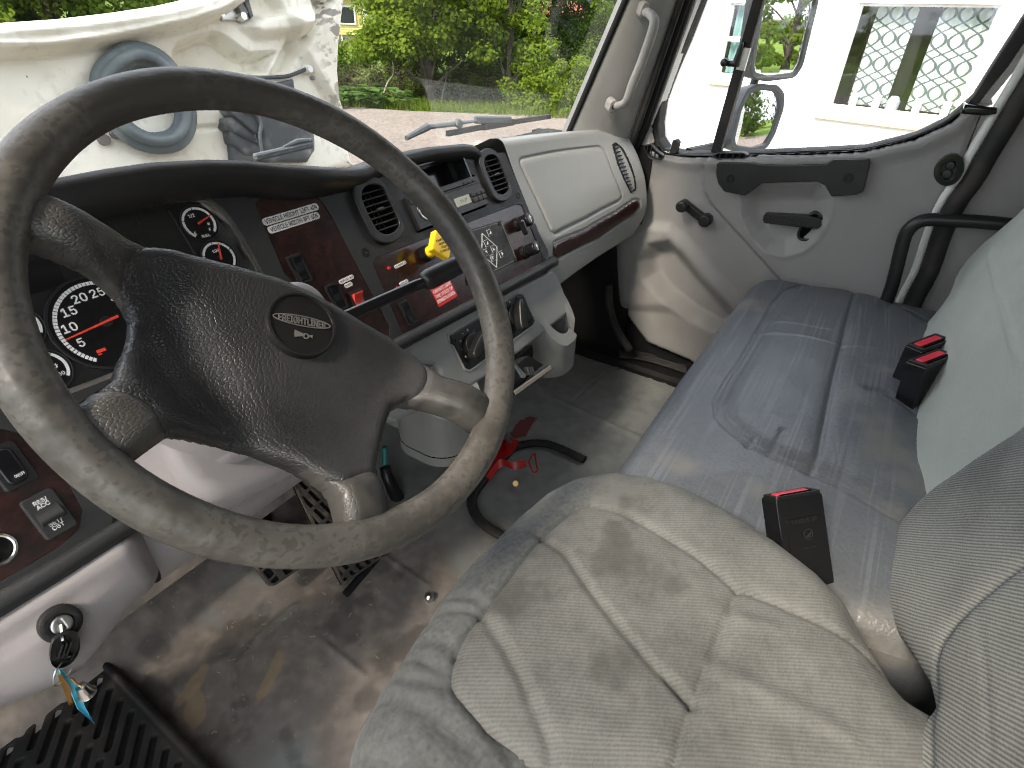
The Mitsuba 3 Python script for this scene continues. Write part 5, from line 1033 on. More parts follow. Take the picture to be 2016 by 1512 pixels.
mat('dark_pane', (.03, .035, .035), .08, .6)
mat('red_roof', (.36, .10, .07), .7, .3)

# ================================================================ raised hood
HD = Pl((1.2, 2.35, -.3), (1, 0, 0), (0, .16, 1))
c5, c6 = (lambda L: cr(0, 0, .2249, L)), (lambda L: cr(300, 0, .205, L))
hd = thing('truck_hood', 'dirty cream white engine hood tipped forward, seen from its inside', 'hood')
topedge = HD.ps([(-120, 58)] + c5([(0, 210), (450, 182), (900, 130), (1300, 72), (1620, 0)]) + [(440, -30), (520, -62), (600, -75), (664, -70)])
hout = Polygon(topedge + HD.ps([(669, -20)] + c6([(1800, 50), (1780, 150), (1750, 450), (1740, 700), (1760, 950), (1800, 1090)]) + [(700, 330), (300, 420), (-120, 420)])).buffer(0)
groove = HD.ps([(-120, 92)] + c5([(0, 360), (300, 345), (700, 310), (1100, 245), (1500, 165), (1750, 80)]) + [(430, -8), (470, -40)])
bead2 = HD.ps([(-120, 124)] + c5([(0, 510), (300, 505), (600, 470), (900, 420), (1300, 335), (1600, 265), (1900, 160), (2050, 60)]) + [(500, -30)])
rec = Polygon(HD.ps(c6([(170, 900), (165, 640), (165, 500), (200, 430), (330, 375), (540, 315), (650, 345), (760, 420), (900, 515), (1180, 500), (1120, 620), (1100, 720), (900, 760), (600, 800)])))
rec2 = Polygon(HD.ps(c6([(1440, 0), (1440, 320), (1280, 385), (1200, 560), (1100, 760), (1290, 700), (1430, 430), (1540, 230), (1690, 0)])))
ridge3 = HD.ps(c6([(700, 300), (800, 250), (940, 385), (1280, 350), (1330, 160), (1120, 130), (980, 200)]))
bulge_ = Polygon(HD.ps(c6([(930, 150), (1130, 120), (1340, 165), (1430, 40), (1430, 300), (1270, 350), (950, 390), (800, 270)])))
mid2 = HD.ps([(-120, 108)] + c5([(0, 435), (300, 425), (700, 370), (1100, 300), (1500, 215), (1820, 120)]) + [(450, 5), (490, -35)])
def ptop(x, y, d):
    dt = polyline_d(x, y, topedge); z = .045 * np.exp(-((dt - .03) / .024) ** 2) + .035 * np.exp(-(polyline_d(x, y, mid2) / .020) ** 2)
    z = z - .012 * np.exp(-(polyline_d(x, y, groove) / .010) ** 2)
    lo = inside_d(x, y, Polygon(list(bead2) + HD.ps([(700, 300), (690, 500), (-120, 500)])).buffer(0)); z = z + .055 * ss(.012, -.03, lo)
    z = z - .095 * ss(-.006, .030, inside_d(x, y, rec)) - .06 * ss(-.008, .016, inside_d(x, y, rec2)) + .065 * ss(-.008, .030, inside_d(x, y, bulge_))
    z = z + .05 * np.sin(x * 2.2 + 1) * .5 + .02 * (meshkit.fbm(np.c_[x * 3, y * 3, x * 0], 3) - .5)
    z = z + .03 * np.exp(-(polyline_d(x, y, HD.ps(c5([(700, 480), (560, 700), (420, 900)]))) / .06) ** 2)
    z = z - .012 * np.exp(-(polyline_d(x, y, HD.ps(c5([(1680, 1130), (1900, 1115), (2100, 1110)]))) / .008) ** 2)
    return z - .05 * (1 - np.sqrt(np.clip(1 - (1 - np.clip(d / .05, 0, 1)) ** 2, 0, 1)))
obj('panel', HD.put(inflate(hout, ptop, lambda x, y, d: -.16, .0095, weld=False)), 'hood_paint', hd, 60)
hp3 = lambda L, h: [HD.w(*HD.p(*q, h), h) for q in L]
ringpx = [(203, 155), (222, 128), (258, 107), (298, 112), (330, 137), (354, 178), (365, 220), (362, 252), (345, 274), (313, 282), (277, 276), (244, 255), (221, 226), (206, 192)]
obj('intake_duct_seal', [tube(spl(hp3(ringpx, .05), 90, True), .026, 12, closed=True, flat=1.5), tube(spl(hp3([(q[0] * .97 + 12, q[1] * .97 + 4) for q in ringpx], .085), 90, True), .018, 12, closed=True), tube(spl(hp3([(284 + (q[0] - 284) * .86 + 5, 195 + (q[1] - 195) * .86 + 3) for q in ringpx], .02), 90, True), .02, 10, closed=True)], 'dusty_rubber', hd, True, label='dusty grey rubber duct seal ring')
cab_px = hp3(c6([(900, 735), (1000, 745), (1150, 743), (1300, 730), (1400, 695), (1480, 660), (1515, 640)]), .03)
obj('cable', tube(spl(cab_px, 40), .008, 8), 'dusty_black', hd, True)
obj('cable_cap', [tube([HD.w(*HD.p(619, 134, .02), .0), HD.w(*HD.p(619, 134, .02), .03)], [.030, .026], 20), tube([HD.w(*HD.p(609, 136, .04), .015), HD.w(*HD.p(609, 136, .04), .05)], [.02, .014], 12)], 'white_paint', hd)
obj('cap_ring', tube([HD.w(*(np.array(HD.p(619, 134, .02)) + .030 * np.array([math.cos(t), math.sin(t)])), .012) for t in np.linspace(0, 6.283, 30, endpoint=False)], .004, 6, closed=True), 'dusty_black', hd, True)
for q, r in (((605, 5), .016), ((618, 78), .028), ((619, 119), .010), ((616, 153), .010), ((586, 60), .008)): obj('bolt', tube([HD.w(*HD.p(*q, .02), -.01), HD.w(*HD.p(*q, .02), .02), HD.w(*HD.p(*q, .02), .026)], [r, r, r * .6], 14), 'stone_base', hd)
for q in ((228, 263), (205, 275)): obj('drain_plug', tube([HD.w(*HD.p(*q, .02), -.01), HD.w(*HD.p(*q, .02), .03)], [.022, .018], 10), 'stone_base', hd)
lk = obj('latch', HD.put(bevel(Polygon(HD.ps(c6([(650, 75), (760, 25), (800, 0), (930, -10), (985, 160), (880, 215), (845, 190), (690, 195)]), .06)), .0, .05, .008)), 'steel', hd)
obj('latch_hook', HD.put(cat([bevel(Polygon(HD.ps(c6([(800, 0), (860, -10), (935, 120), (890, 190), (850, 100)]), .08)), .05, .075, .006), bevel(Polygon(HD.ps(c6([(880, -30), (935, -30), (985, 150), (960, 170)]), .07)), .0, .062, .004)])), 'dusty_black', lk)
obj('latch_bolt', [tube([HD.w(*HD.p(*c6([(660, 130)])[0], .06), .04), HD.w(*HD.p(*c6([(660, 130)])[0], .06), .068)], .010, 8), tube([HD.w(*HD.p(*c6([(845, 160)])[0], .06), .04), HD.w(*HD.p(*c6([(845, 160)])[0], .06), .085)], .013, 8)], 'chrome', lk)
obj('splash_shield', HD.put(bevel(Polygon(HD.ps(c6([(960, 1080), (1180, 795), (1370, 755), (1385, 870), (1440, 900), (1570, 1300), (1575, 1440), (1500, 1560), (1060, 1560), (1050, 1250)]), .06)), -.05, .06, .02, 3)), 'dusty_black', hd, 45, label='dusty black plastic splash shield')
for L, h in (([(750, 1050), (870, 1060), (990, 1100), (1050, 1220), (1000, 1290), (800, 1120)], .10), ([(725, 1130), (800, 1112), (1000, 1290), (1045, 1400), (900, 1330), (735, 1240)], .085), ([(735, 1240), (800, 1240), (1050, 1400), (1060, 1500), (900, 1490), (760, 1370)], .07), ([(760, 1370), (860, 1370), (1000, 1480), (1020, 1600), (780, 1600)], .055)):
    obj('shield_louvre', HD.put(bevel(Polygon(HD.ps(c6(L), h)).buffer(0), -.02, h, .015, 3)), 'dusty_black', hd, 45)
obj('drain_hose', tube(spl(hp3(c6([(880, 1060), (990, 1090), (1040, 1190), (1030, 1320), (1055, 1480)]), .11), 30), .008, 8), 'wiper_grey', hd, True)
obj('cowl', boxat(-.25, 1.80, 1.06, 1.30, -.55, -.375, .03), 'stone_base', cab, 40)
lv_ = []
for i in range(60):
    p = np.array([RNG.uniform(.9, 1.35), RNG.uniform(1.10, 1.24), -.372]); a_ = RNG.uniform(0, 6.3); L = RNG.uniform(.008, .035); d_ = np.array([math.cos(a_), math.sin(a_), RNG.uniform(0, .3)]) * L; lv_.append(tube([p - d_, p, p + d_], [.001, RNG.uniform(.002, .006), .0008], 4))
single('leaf_debris', lv_, 'straw', 'dry leaf and seed debris lying under the windshield wipers', 'leaf debris', kind='stuff')
bxs = thing('truck_box', 'plain white cargo box of the truck behind the cab', 'truck box'); obj('shell', boxat(-.30, 1.86, -5.5, -.80, -1.25, 1.25, .03), 'white_paint', bxs)

# ================================================================ ground
ZG = -H0
E0, E1 = onZ(664, 208, ZG)[:2], onZ(1128, 234, ZG)[:2]
ed = nrm(E1 - E0); en = np.array([-ed[1], ed[0]]); en = en if en @ (E0 + E1) > 0 else -en
def sdist(x, y): return (x - E0[0]) * en[0] + (y - E0[1]) * en[1] + .25 * np.sin((x * ed[0] + y * ed[1]) * .9)
def gz(x, y):
    s = sdist(np.asarray(x, float), np.asarray(y, float)); return ZG - .10 * np.exp(-((s - 3.2) / 1.3) ** 2) * 2 + .085 * np.clip(s - 4, 0, 18) + .20 * np.clip(s - 22, 0, 200) + .06 * (meshkit.fbm(np.stack([np.asarray(x) * .5, np.asarray(y) * .5, np.zeros_like(np.asarray(x, float))], -1), 3) - .5) * ss(0, 3, s)
gx = np.r_[np.linspace(-140, -30, 30), np.linspace(-28, 45, 150), np.linspace(47, 140, 40)]; gy = np.r_[np.linspace(-140, -30, 30), np.linspace(-28, 45, 150), np.linspace(47, 140, 40)]
GX, GY = np.meshgrid(gx, gy, indexing='ij'); struct('ground', grid(np.stack([GX, GY, gz(GX, GY) - .03], -1)), 'lawn', True)
t = np.linspace(-14, 40, 120); edge = np.array([E0 + ed * k + en * (-.25 * math.sin((E0 + ed * k) @ ed * .9)) for k in t])
yard = np.vstack([edge, [[E0[0] + ed[0] * 40 - en[0] * 40, E0[1] + ed[1] * 40 - en[1] * 40]], [[-8, -16], [-8, 30]]])
yp = Polygon(yard).buffer(0).intersection(sbox(-8, -14, 40, 40))
T_ = trimesh.creation.triangulate_polygon(max(polys(yp), key=lambda g: g.area), engine='earcut'); struct('gravel_road', trimesh.Trimesh(np.c_[T_[0], np.full(len(T_[0]), ZG + .004)], T_[1], process=False), 'gravel', False)

# ================================================================ white house
HX = 9.6
hwd = ray(-375, -8); hwd = nrm([hwd[0], hwd[1], 0])
HW = Pl((HX, 0, 0), -hwd, (0, 0, 1))
wh = thing('white_house', 'white clapboard house close beside the truck, with a wide and a narrow window', 'house')
bw = HW.ps([(1698.3, 12.3), (1965.6, 14.9), (1873.9, 229.7), (1637.2, 204.7)])
bx0, bx1, by0, by1 = (bw[0][0] + bw[3][0]) / 2, (bw[1][0] + bw[2][0]) / 2, (bw[2][1] + bw[3][1]) / 2, (bw[0][1] + bw[1][1]) / 2
sx0 = HW.p(1430, 80)[0]; sx1 = sx0 + .80; sy1 = HW.p(1441.7, 10)[1]; sy0 = HW.p(1415, 143)[1]
ya, yb = HW.p(1385, 7)[1], HW.p(1372, 103)[1]; EXPO = (ya - yb) / 6
wl0, wl1 = HW.p(1222, 100)[0], 8.5
wtop = 1.15; z = ya - 13 * EXPO - math.floor((ya - 13 * EXPO - ZG) / EXPO) * EXPO
openings = [(bx0 - .13, bx1 + .13, by0 - .16, by1 + .14), (sx0 - .11, sx1 + .11, sy0 - .12, sy1 + .12)]
HW2 = Pl(HW.o - HW.n * .0, HW.u, HW.v)
obj('wall', HW.put(cat([ex(sbox(wl0, ZG, wl1, wtop).difference(unary_union([sbox(a_, c_, b_, d_) for a_, b_, c_, d_ in openings])), -.12, -.004)])), 'siding', wh)
while z < wtop:
    segs = [(wl0, wl1)]
    for a_, b_, c_, d_ in openings:
        if c_ < z + EXPO * .7 and d_ > z + EXPO * .3: segs = [s_ for p_, q_ in segs for s_ in ((p_, min(q_, a_)), (max(p_, b_), q_)) if s_[1] - s_[0] > .05]
    for p_, q_ in segs:
        w_ = [(-.004, z), (.013, z), (.013, z + .006), (.004, z + EXPO), (-.004, z + EXPO)]
        V = [(x_, b_, h_) for x_ in (p_, q_) for h_, b_ in w_]; n_ = 5; Fq = [[k_, (k_ + 1) % n_, n_ + (k_ + 1) % n_] for k_ in range(n_)] + [[k_, n_ + (k_ + 1) % n_, n_ + k_] for k_ in range(n_)]
        obj('clapboard', HW.put(trimesh.Trimesh(V, Fq, process=False)), 'siding', f'{wh}__wall', False)
    z += EXPO
obj('corner_board', HW.put(bevel(sbox(wl0 - .09, ZG, wl0 + .02, wtop), -.1, .03, .004)), 'trim_white', wh)
obj('side_wall', HW.put(cat([ex(sbox(wl0, ZG, wl0 + .1, wtop), -7.5, -.1), ex(sbox(wl1 - .1, ZG, wl1, wtop), -7.5, -.1), ex(sbox(wl0, ZG, wl1, wtop), -7.6, -7.5)])), 'siding', wh)
obj('roof', grid([[HW.w(a_, wtop + .02 + k_, h_) for k_, h_ in ((0, .40), (.15, .40), (2.2, -3.75), (0, -7.9))] for a_ in (wl0 - .4, wl1 + .4)]), 'shingle', wh, False)
obj('soffit', grid([[HW.w(a_, wtop, h_) for h_ in (.40, -.1)] for a_ in (wl0 - .4, wl1 + .4)]), 'trim_white', wh, False)
def window(x0, x1, y0, y1, nm_, rails=(), trim=.10, room=1.6):
    k = obj(nm_, HW.put(bevel(sbox(x0 - trim - .02, y0 - trim - .04, x1 + trim + .02, y1 + trim + .02).difference(sbox(x0 - .03, y0 - .03, x1 + .03, y1 + .03)), -.10, .036, .005)), 'trim_white', wh)
    obj('sash', HW.put(bevel(sbox(x0 - .03, y0 - .03, x1 + .03, y1 + .03).difference(sbox(x0, y0, x1, y1) if not rails else unary_union([sbox(x0, a_, x1, b_) for a_, b_ in rails])), -.06, -.015, .004)), 'trim_white', k)
    obj('sill', HW.put(bevel(sbox(x0 - trim - .05, y0 - trim - .075, x1 + trim + .05, y0 - trim - .035), -.05, .06, .004)), 'tan_trim', k)
    obj('pane', HW.put(trimesh.Trimesh([(x0 - .01, y0 - .01, -.04), (x1 + .01, y0 - .01, -.04), (x1 + .01, y1 + .01, -.04), (x0 - .01, y1 + .01, -.04)], [[0, 1, 2], [0, 2, 3]], process=False)), 'window_glass', k, False)
    e = .3; V = np.array([(a_, b_, h_) for h_ in (-.115, -room) for a_, b_ in ((x0 - e, y0 - e), (x1 + e, y0 - e), (x1 + e, y1 + e), (x0 - e, y1 + e))]); Fr = []
    for a_, b_, c_, d_ in ((0, 1, 5, 4), (1, 2, 6, 5), (2, 3, 7, 6), (3, 0, 4, 7), (4, 5, 6, 7)): Fr += [[a_, b_, c_], [a_, c_, d_]]
    obj('room', HW.put(trimesh.Trimesh(V, Fr, process=False)), 'room_dark', k, False)
    return k
kw = window(bx0, bx1, by0, by1, 'wide_window', trim=.12)
my = HW.p(1432, 71)[1], HW.p(1430, 81)[1]
ks_ = window(sx0, sx1, sy0, sy1, 'narrow_window', rails=((sy0, my[1]), (my[0], sy1)), trim=.09)
obj('siding_tag', HW.put(bevel(sbox(*HW.p(1803, 246), *[a_ + b_ for a_, b_ in zip(HW.p(1803, 246), (.10, .02))]), .02, .03, .002)), 'tan_trim', wh)
def curtain(x0, x1, y0, y1, h, m_, lab, amp=.025, n=5, slant=0.0):
    a_ = np.linspace(0, 1, 70); b_ = np.linspace(0, 1, 20); G = [[HW.w(x0 + (x1 - x0) * s, y0 + (y1 - y0) * t_, h + amp * math.sin(s * n * 6.283 + t_) * (.5 + .5 * (1 - t_))) for t_ in b_] for s in a_]
    return single('curtain', grid(G), m_, lab, 'curtain', smooth=True)
W_, H_ = bx1 - bx0, by1 - by0
curtain(bx0 + .10 * W_, bx0 + .43 * W_, by0 + .01, by1 + .05, -.20, 'curtain_print', 'left trellis patterned curtain in the wide house window')
curtain(bx0 + .60 * W_, bx0 + .99 * W_, by0 + .01, by1 + .05, -.20, 'curtain_print', 'right trellis patterned curtain in the wide house window')
curtain(sx0 + .01, sx1 - .01, sy0, sy1 + .05, -.16, 'curtain_teal', 'plain teal curtain in the narrow house window', n=9)
for i, px in enumerate((1675, 1718, 1797, 1850)):
    a_, b_ = HW.p(px, 208 + (px - 1675) * .09, -.10); single('candle', HW.put(mv(trimesh.creation.box((.085, .17, .05)), bx0 + W_ * (.165, .365, .70, .925)[i], by0 + .07, -.10)), 'wax_white', ('white pillar candle at the left end of the wide window sill', 'second white pillar candle from the left on the wide window sill', 'third white pillar candle from the left on the wide window sill', 'white pillar candle at the right end of the wide window sill')[i], 'candle', 'candles on the window sill')
jr = tube([HW.w(bx0 + W_ * .50, by0 + q, -.11) for q in (-.002, .0, .10, .15, .16)], [.001, .075, .08, .05, .04], 16); single('jar', jr, 'jar_grey', 'grey blue jar between the curtains on the wide window sill', 'jar', smooth=40)

# ================================================================ trees and plants
def leaves(P, N, size, rg, m=1.0):
    """little folded leaves at P with facing N"""
    n = len(P); a = rg.normal(size=(n, 3)); a -= N * (a * N).sum(1)[:, None]; a /= np.linalg.norm(a, axis=1)[:, None]; b = np.cross(N, a)
    L = size * rg.uniform(.6, 1.25, n)[:, None]; w = L * rg.uniform(.38, .55, n)[:, None] * m
    V = np.stack([P - a * L * .5, P + b * w - N * L * .10, P + a * L * .5, P - b * w - N * L * .10], 1).reshape(-1, 3)
    k = np.arange(n)[:, None] * 4; F = np.vstack([k + [0, 1, 2], k + [0, 2, 3]]); return trimesh.Trimesh(V, F, process=False)
def unit(rg, n): v = rg.normal(size=(n, 3)); return v / np.linalg.norm(v, axis=1)[:, None]
def clumps(C, R, per, size, rg, squash=.75):
    C = np.asarray(C); R = np.broadcast_to(R, (len(C),)); idx = np.repeat(np.arange(len(C)), per); d = unit(rg, len(idx)); rad = R[idx] * rg.uniform(.25, 1, len(idx)) ** .6
    P = C[idx] + d * rad[:, None] * np.array([1, 1, squash]); N = d * .5 + unit(rg, len(idx)) * .6 + np.array([0, 0, .55]); N /= np.linalg.norm(N, axis=1)[:, None]
    return leaves(P, N, size, rg)
def at(px, r):
    d = ray(px, 200)[:2]; d = d / np.linalg.norm(d) * (r * 1.13 if r < 24 else r); return np.array([d[0], d[1], float(gz(d[0], d[1]))])
_lab = set()
def tree(base, h, cr_, c0, leaf, lab, seed, nc=70, per=150, size=.12, tr=.16, lean=(0, 0), bark='bark', droop=.0, group=None, cat_='tree', nm_='tree'):
    rg = np.random.default_rng(seed); k = thing(nm_, lab, cat_, group)
    top = base + np.array([lean[0], lean[1], h]); pts = spl([base - np.array([0, 0, .2]), base * .65 + top * .35 + rg.normal(size=3) * .12 * (h > 4), base * .3 + top * .7 + rg.normal(size=3) * .2 * (h > 4), top], 14)
    B = [tube(pts, np.linspace(tr, tr * .22, 14) * (1 + .3 * np.exp(-np.arange(14) * 1.2)), 9)]
    z0 = base[2] + c0
    mid = np.array([base[0] + lean[0] * .6, base[1] + lean[1] * .6, (z0 + top[2]) / 2]); hz = (top[2] - z0) / 2 + .3
    u_ = rg.uniform(0, 1, nc) ** 1.35; an = rg.uniform(0, 6.283, nc); q_ = (u_ * .97 + .03)
    rad = cr_ * np.sqrt(rg.uniform(.04, 1, nc)) * (.55 + .45 * np.sin(np.pi * np.clip(q_ * .8 + .22, 0, 1))) * (.7 + .6 * meshkit.noise(np.c_[np.cos(an) * 1.6, np.sin(an) * 1.6, u_ * 4] + seed))
    C = np.c_[base[0] + lean[0] * q_ + rad * np.cos(an), base[1] + lean[1] * q_ + rad * np.sin(an), z0 + (top[2] - z0) * q_]
    C[:, 2] = np.maximum(C[:, 2], base[2] + .15) - droop * np.linalg.norm(C[:, :2] - mid[:2], axis=1) / cr_ * .5
    for c in C[:: max(1, nc // 26)]:
        f = np.clip((c[2] - .3 * h * .3 - base[2]) / h * .8, .15, .9); s = pts[int(f * 13)]; B.append(tube(spl([s, s * .5 + c * .5 + [0, 0, .1], c], 6), np.linspace(tr * .28, .012, 6), 5, caps=False))
    obj('trunk', B, bark, k, True); obj('crown', clumps(C, rg.uniform(.32, .62, nc) * min(1, cr_ / 2.2 + .25), per, size, rg), leaf, k, False); return k
def bush(base, rx, h, leaf, lab, seed, nc=40, per=140, size=.09, group=None):
    rg = np.random.default_rng(seed); k = thing('bush', lab, 'bush', group); d = unit(rg, nc); d[:, 2] = np.abs(d[:, 2])
    C = base + d * np.array([rx, rx, h]) * (rg.uniform(.2, 1, nc) ** .5)[:, None] * .85
    obj('stem', [tube(spl([base + [rg.normal() * .1, rg.normal() * .1, -.1], base * .5 + c * .5 + rg.normal(size=3) * .08, c], 6), np.linspace(.03, .008, 6), 5, caps=False) for c in C[::3]], 'bark', k, True)
    obj('leaves', clumps(C, rg.uniform(.2, .42, nc) * max(.6, min(1, h / 1.6)), per, size, rg), leaf, k, False); return k
# seen through the windshield, near row beyond the road
tree(at(848, 17.2), 7.5, 2.05, 1.5, 'leaf_light', 'bright yellow green tree with dark trunk in the middle of the windshield view', 11, 210, 170, .13, .15, droop=.5)
tree(at(1004, 17.0), 8.0, 1.1, 1.0, 'leaf_light', 'slim pale barked tree right of the bright green tree', 12, 70, 110, .12, .10, bark='bark')
tree(at(955, 24), 11, 2.2, .8, 'leaf_mid', 'thick dark trunked tree standing left in the group on the slope', 13, 60, 150, .14, .30, group=None)
tree(at(978, 25), 12, 2.0, 1.2, 'leaf_light', 'second thick trunk close to the right of the dark trunked tree on the slope', 14, 60, 140, .14, .28)
tree(at(1048, 27), 12, 2.4, .8, 'leaf_mid', 'grey trunked tree behind the leaning pale stem', 15, 60, 150, .14, .2)
tree(at(992, 18.2), 5.0, .7, 3.2, 'leaf_mid', 'thin pale stem leaning right in front of dark green brush', 16, 12, 60, .10, .045, lean=(2.1, -1.9), bark='bark_pale', nm_='sapling', cat_='sapling')
tree(at(1120, 20.5), 5.5, 2.4, .3, 'leaf_dark', 'dense dark green tree left of the windshield pillar', 17, 190, 170, .10, .07)
tree(at(1185, 19.5), 6.5, 1.8, .8, 'leaf_mid', 'mid green tree partly hidden by the windshield pillar', 18, 80, 160, .11, .08)
tree(at(800, 20.5), 7.0, 1.7, .7, 'leaf_mid', 'mid green low branching tree left of the bright green tree', 19, 140, 150, .12, .12, droop=.6)
bush(at(1085, 16.4), 1.7, 2.1, 'leaf_light', 'light green flowering shrub at the road edge left of the windshield pillar', 21, 60, 150, .085)
bush(at(1150, 16.6), 1.2, 1.8, 'leaf_light', 'yellow green shrub touching the windshield pillar in view', 22, 40, 140, .085)
bush(at(905, 19.0), 1.5, 1.6, 'leaf_mid', 'low green brush right behind the bright green tree trunk', 23, 40, 140, .09)
bush(at(955, 18.6), 1.3, 1.5, 'leaf_mid', 'low green brush left of the slim pale barked tree', 24, 36, 140, .09)
bush(at(800, 20.0), 1.6, 1.5, 'leaf_mid', 'low green brush left of the bright green tree trunk', 25, 40, 140, .09)
bush(at(675, 20.5), 1.0, 1.6, 'leaf_mid', 'scrubby bush at the right edge of the raised hood', 26, 30, 120, .08)
# wood on the slope and all round
WOOD = [(800, 48), (850, 52), (900, 46), (960, 50), (1010, 44), (1060, 48), (1110, 42), (1170, 40), (1235, 36), (900, 62), (1010, 60), (1110, 56), (640, 66), (560, 62), (740, 72)]
for i, (px, r) in enumerate(WOOD): tree(at(px, r), 12 + 3 * ((i * 7) % 5) / 4, 3.4, .5, ('leaf_light', 'leaf_mid', 'leaf_light')[i % 3], 'tall green tree of the wood on the slope behind the road', 40 + i, 100, 110, .24, .2, group='trees of the wood on the slope')
for i, (px, r) in enumerate(((-60, 16), (20, 14.5), (95, 15.5), (175, 15), (250, 16), (330, 17.5), (420, 22))): tree(at(px, r), 5.5, 2.0, .5, ('leaf_mid', 'leaf_light', 'leaf_mid')[i % 3], 'leafy green tree showing above the raised hood', 70 + i, 80, 150, .11, .14, group='trees showing above the raised hood')
RING = [(-40 - 6 * (i % 2), -40 + i * 6.5) for i in range(11)] + [(-13 + i * 5.0, -27 - 4 * (i % 2)) for i in range(9)] + [(2.9 + .5 * i, -15 - 1.8 * i) for i in range(3)]
for i, (x_, y_) in enumerate(RING): tree(np.array([x_, y_, ZG]), 3.6 + .5 * (i % 3) if x_ < -30 else 8 + 2.5 * ((i * 5) % 4) / 3, 3.2, .4, ('leaf_mid', 'leaf_dark', 'leaf_light')[(i * 2) % 3], 'green tree beside or behind the truck, seen only in mirrors and house windows', 100 + i, 70, 130, .20, .2, group='trees seen only in reflections')
# burdock, dead branches, grass verge
def burdock(base, lab, seed):
    rg = np.random.default_rng(seed); k = thing('burdock_plant', lab, 'plant', 'broad leaved plants along the road edge'); 
    for i in range(11):
        a_ = rg.uniform(0, 6.283); L = rg.uniform(.22, .42); d_ = np.array([math.cos(a_), math.sin(a_), 0]); c = base + d_ * rg.uniform(.12, .42) + [0, 0, rg.uniform(.12, .45)]; s_ = np.array([-d_[1], d_[0], 0]); up_ = np.array([0, 0, 1.])
        q = np.linspace(0, 1, 7); wd = L * .42 * np.sin(np.pi * np.clip(q * .93 + .07, 0, 1)) ** .7
        G = [[c + d_ * L * (t_ - .4) + up_ * (-.10 * (t_ - .3) ** 2 + .05 * abs(v_)) + s_ * w_ * v_ for v_ in (-1, -.5, 0, .5, 1)] for t_, w_ in zip(q, wd)]
        obj('leaf', grid(G), 'leaf_broad', k, True)
    obj('stem', [tube([base, base + [rg.normal() * .1, rg.normal() * .1, .3]], [.012, .006], 5) for _ in range(4)], 'leaf_broad', k, True)
for i, px in enumerate((676, 694, 712, 728, 744, 760, 778, 690, 735)): burdock(at(px, 15.6 + .25 * (i % 3) + (1.0 if i > 6 else 0)), 'broad leaved pale green plant in the row at the road edge right of the hood', 200 + i)
single('dead_branch', tube(spl([at(755, 16.6) + [0, 0, .2], at(766, 16.6) + [0, 0, .55], at(778, 16.6) + [0, 0, .78], at(779, 16.6) + [0, 0, 1.1]], 12), np.linspace(.03, .012, 12), 6), 'bark_pale', 'bare bleached branch sticking up behind the broad leaved plants', 'branch', smooth=True)
single('dead_branch', tube(spl([at(868, 17.5) + [0, 0, .05], at(878, 17.3) + [0, 0, .7], at(884, 17.2) + [0, 0, .95]], 8), np.linspace(.03, .01, 8), 6), 'bark_pale', 'thin bare branch beside the dark trunk of the bright green tree', 'branch', smooth=True)
rg = np.random.default_rng(9); n = 16000; tt = rg.uniform(-6, 20, n); so = rg.uniform(0, 1, n) ** 1.5 * 3.2 - .1
PX = E0 + ed * tt[:, None] + en * so[:, None]; P3 = np.c_[PX, gz(PX[:, 0], PX[:, 1]) - .02]; hh = rg.uniform(.08, .30, n); aa = rg.uniform(0, 6.283, n); dd = np.stack([np.cos(aa), np.sin(aa), 0 * aa], 1)
V = np.stack([P3 - dd * .012, P3 + dd * .012, P3 + np.c_[rg.normal(size=(n, 2)) * .06, hh]], 1).reshape(-1, 3)
single('grass', trimesh.Trimesh(V, np.arange(3 * n).reshape(-1, 3), process=False), 'grass_blade', 'strip of bright green grass along the far road edge', 'grass', smooth=False, kind='stuff')
br = []
for i in range(260):
    p = at(rg.uniform(665, 1100), rg.uniform(17.5, 19.5)); p[2] += rg.uniform(0, .2); br.append(tube(spl([p, p + [rg.normal() * .3, rg.normal() * .3, rg.uniform(.2, .7)], p + [rg.normal() * .7, rg.normal() * .7, rg.uniform(.3, 1.1)]], 4), [.012, .010, .007, .004], 4, caps=False))
single('undergrowth', br, 'brush_brown', 'tangle of bare brown stems under the trees beyond the road', 'undergrowth', smooth=False, kind='stuff')

# ================================================================ far houses
def fit(px, py):
    d = ray(px, py)
    for r in np.arange(16, 90, .25):
        q = d * r / np.linalg.norm(d[:2])
        if q[2] < gz(q[0], q[1]): return q, r
    return q, r
q, r = fit(700, 88)
u = np.cross(nrm([*(-q[:2]), 0]), [0, 0, -1.]); YH = Pl(q, u, (0, 0, 1)); sc = r / 1000
yx = lambda px: YH.p(px, 60)[0]; yz = lambda py: YH.p(700, py)[1]
yh = thing('yellow_house', 'pale yellow house on a stone base up the slope, right of the hood', 'house')
obj('stone_base', YH.put(ex(sbox(yx(560), -.4, yx(713), yz(69)), -6, 0)), 'stone_base', yh)
wz0, wz1 = yz(69), yz(-14); obj('wall', YH.put(ex(sbox(yx(560), wz0, yx(712), wz1), -6, 0)), 'yellow_siding', yh)
nb = 16
for i in range(nb): obj('clapboard', YH.put(boxat(yx(558), yx(714), wz0 + (wz1 - wz0) * i / nb, wz0 + (wz1 - wz0) * (i + 1) / nb - .02, -6, .03)), 'yellow_siding', f'{yh}__wall')
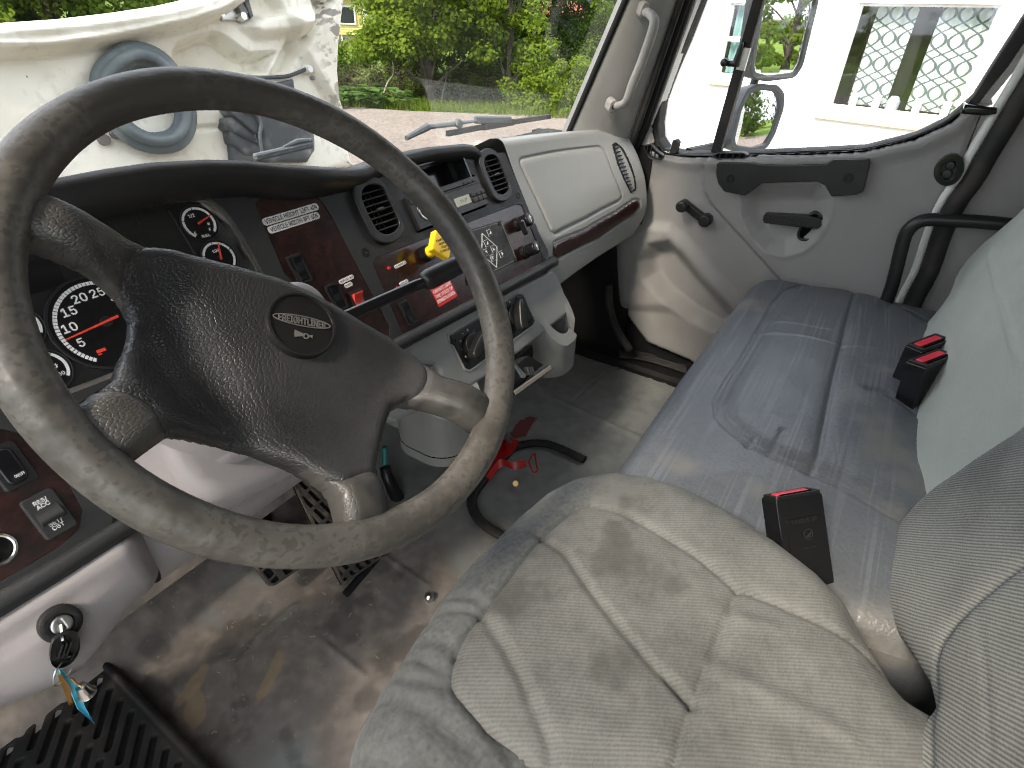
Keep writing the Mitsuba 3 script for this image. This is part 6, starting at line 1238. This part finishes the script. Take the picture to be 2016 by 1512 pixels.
fw = obj('window', YH.put(bevel(sbox(yx(668), yz(49), yx(703), yz(12)).difference(sbox(yx(671), yz(46), yx(700), yz(15))), .0, .10, .02)), 'trim_white', yh); obj('pane', YH.put(ex(sbox(yx(670), yz(47), yx(701), yz(14)), .03, .05)), 'dark_pane', fw)
obj('roof', grid([[YH.w(a_, wz1 + b_, h_) for b_, h_ in ((-.05, .5), (.1, .5), (2.4, -3), (0, -6.5))] for a_ in (yx(552), yx(722))]), 'shingle', yh, False)
obj('door_frame', YH.put(ex(sbox(yx(670), 0 + .1, yx(673), yz(71)), 0, .08)), 'trim_white', yh)
g2 = thing('white_cottage', 'white building glimpsed through the leaves right of the yellow house', 'house'); YW = Pl(q + np.array([*(nrm(q[:2]) * 7), .5]), u, (0, 0, 1)); w2 = lambda px: YW.p(px, 50)[0]; z2 = lambda py: YW.p(730, py)[1]
obj('wall', YW.put(ex(sbox(w2(718), z2(84), w2(765), z2(8)), -5, 0)), 'siding', g2); wn = obj('window', YW.put(bevel(sbox(w2(722), z2(52), w2(737), z2(43)), 0, .08, .02)), 'trim_white', g2); obj('pane', YW.put(ex(sbox(w2(723.5), z2(51), w2(735.5), z2(44)), .08, .09)), 'dark_pane', wn)
obj('roof', grid([[YW.w(a_, z2(8) + b_, h_) for b_, h_ in ((0, .3), (1.5, -2.5), (0, -5.2))] for a_ in (w2(715), w2(768))]), 'shingle', g2, False)
q, r = at(1085, 33), 33; q[2] = onZ(1085, 60, 1)[2] * 0 + (ray(1085, 62) * 33 / np.linalg.norm(ray(1085, 62)[:2]))[2]
u = np.cross(nrm([*(-q[:2]), 0]), [0, 0, -1.]); SH = Pl(q, u, (0, 0, 1)); sh = thing('shed', 'small dark shed with faded red roof among the trees on the slope', 'shed')
obj('wall', SH.put(ex(sbox(-.9, -.6, .9, .75), -2, 0)), 'black_matte', sh); obj('roof', grid([[SH.w(a_, .75 + b_, h_) for b_, h_ in ((-.08, .5), (.05, .5), (.7, -2.2))] for a_ in (-1.4, 1.4)]), 'red_roof', sh, False)
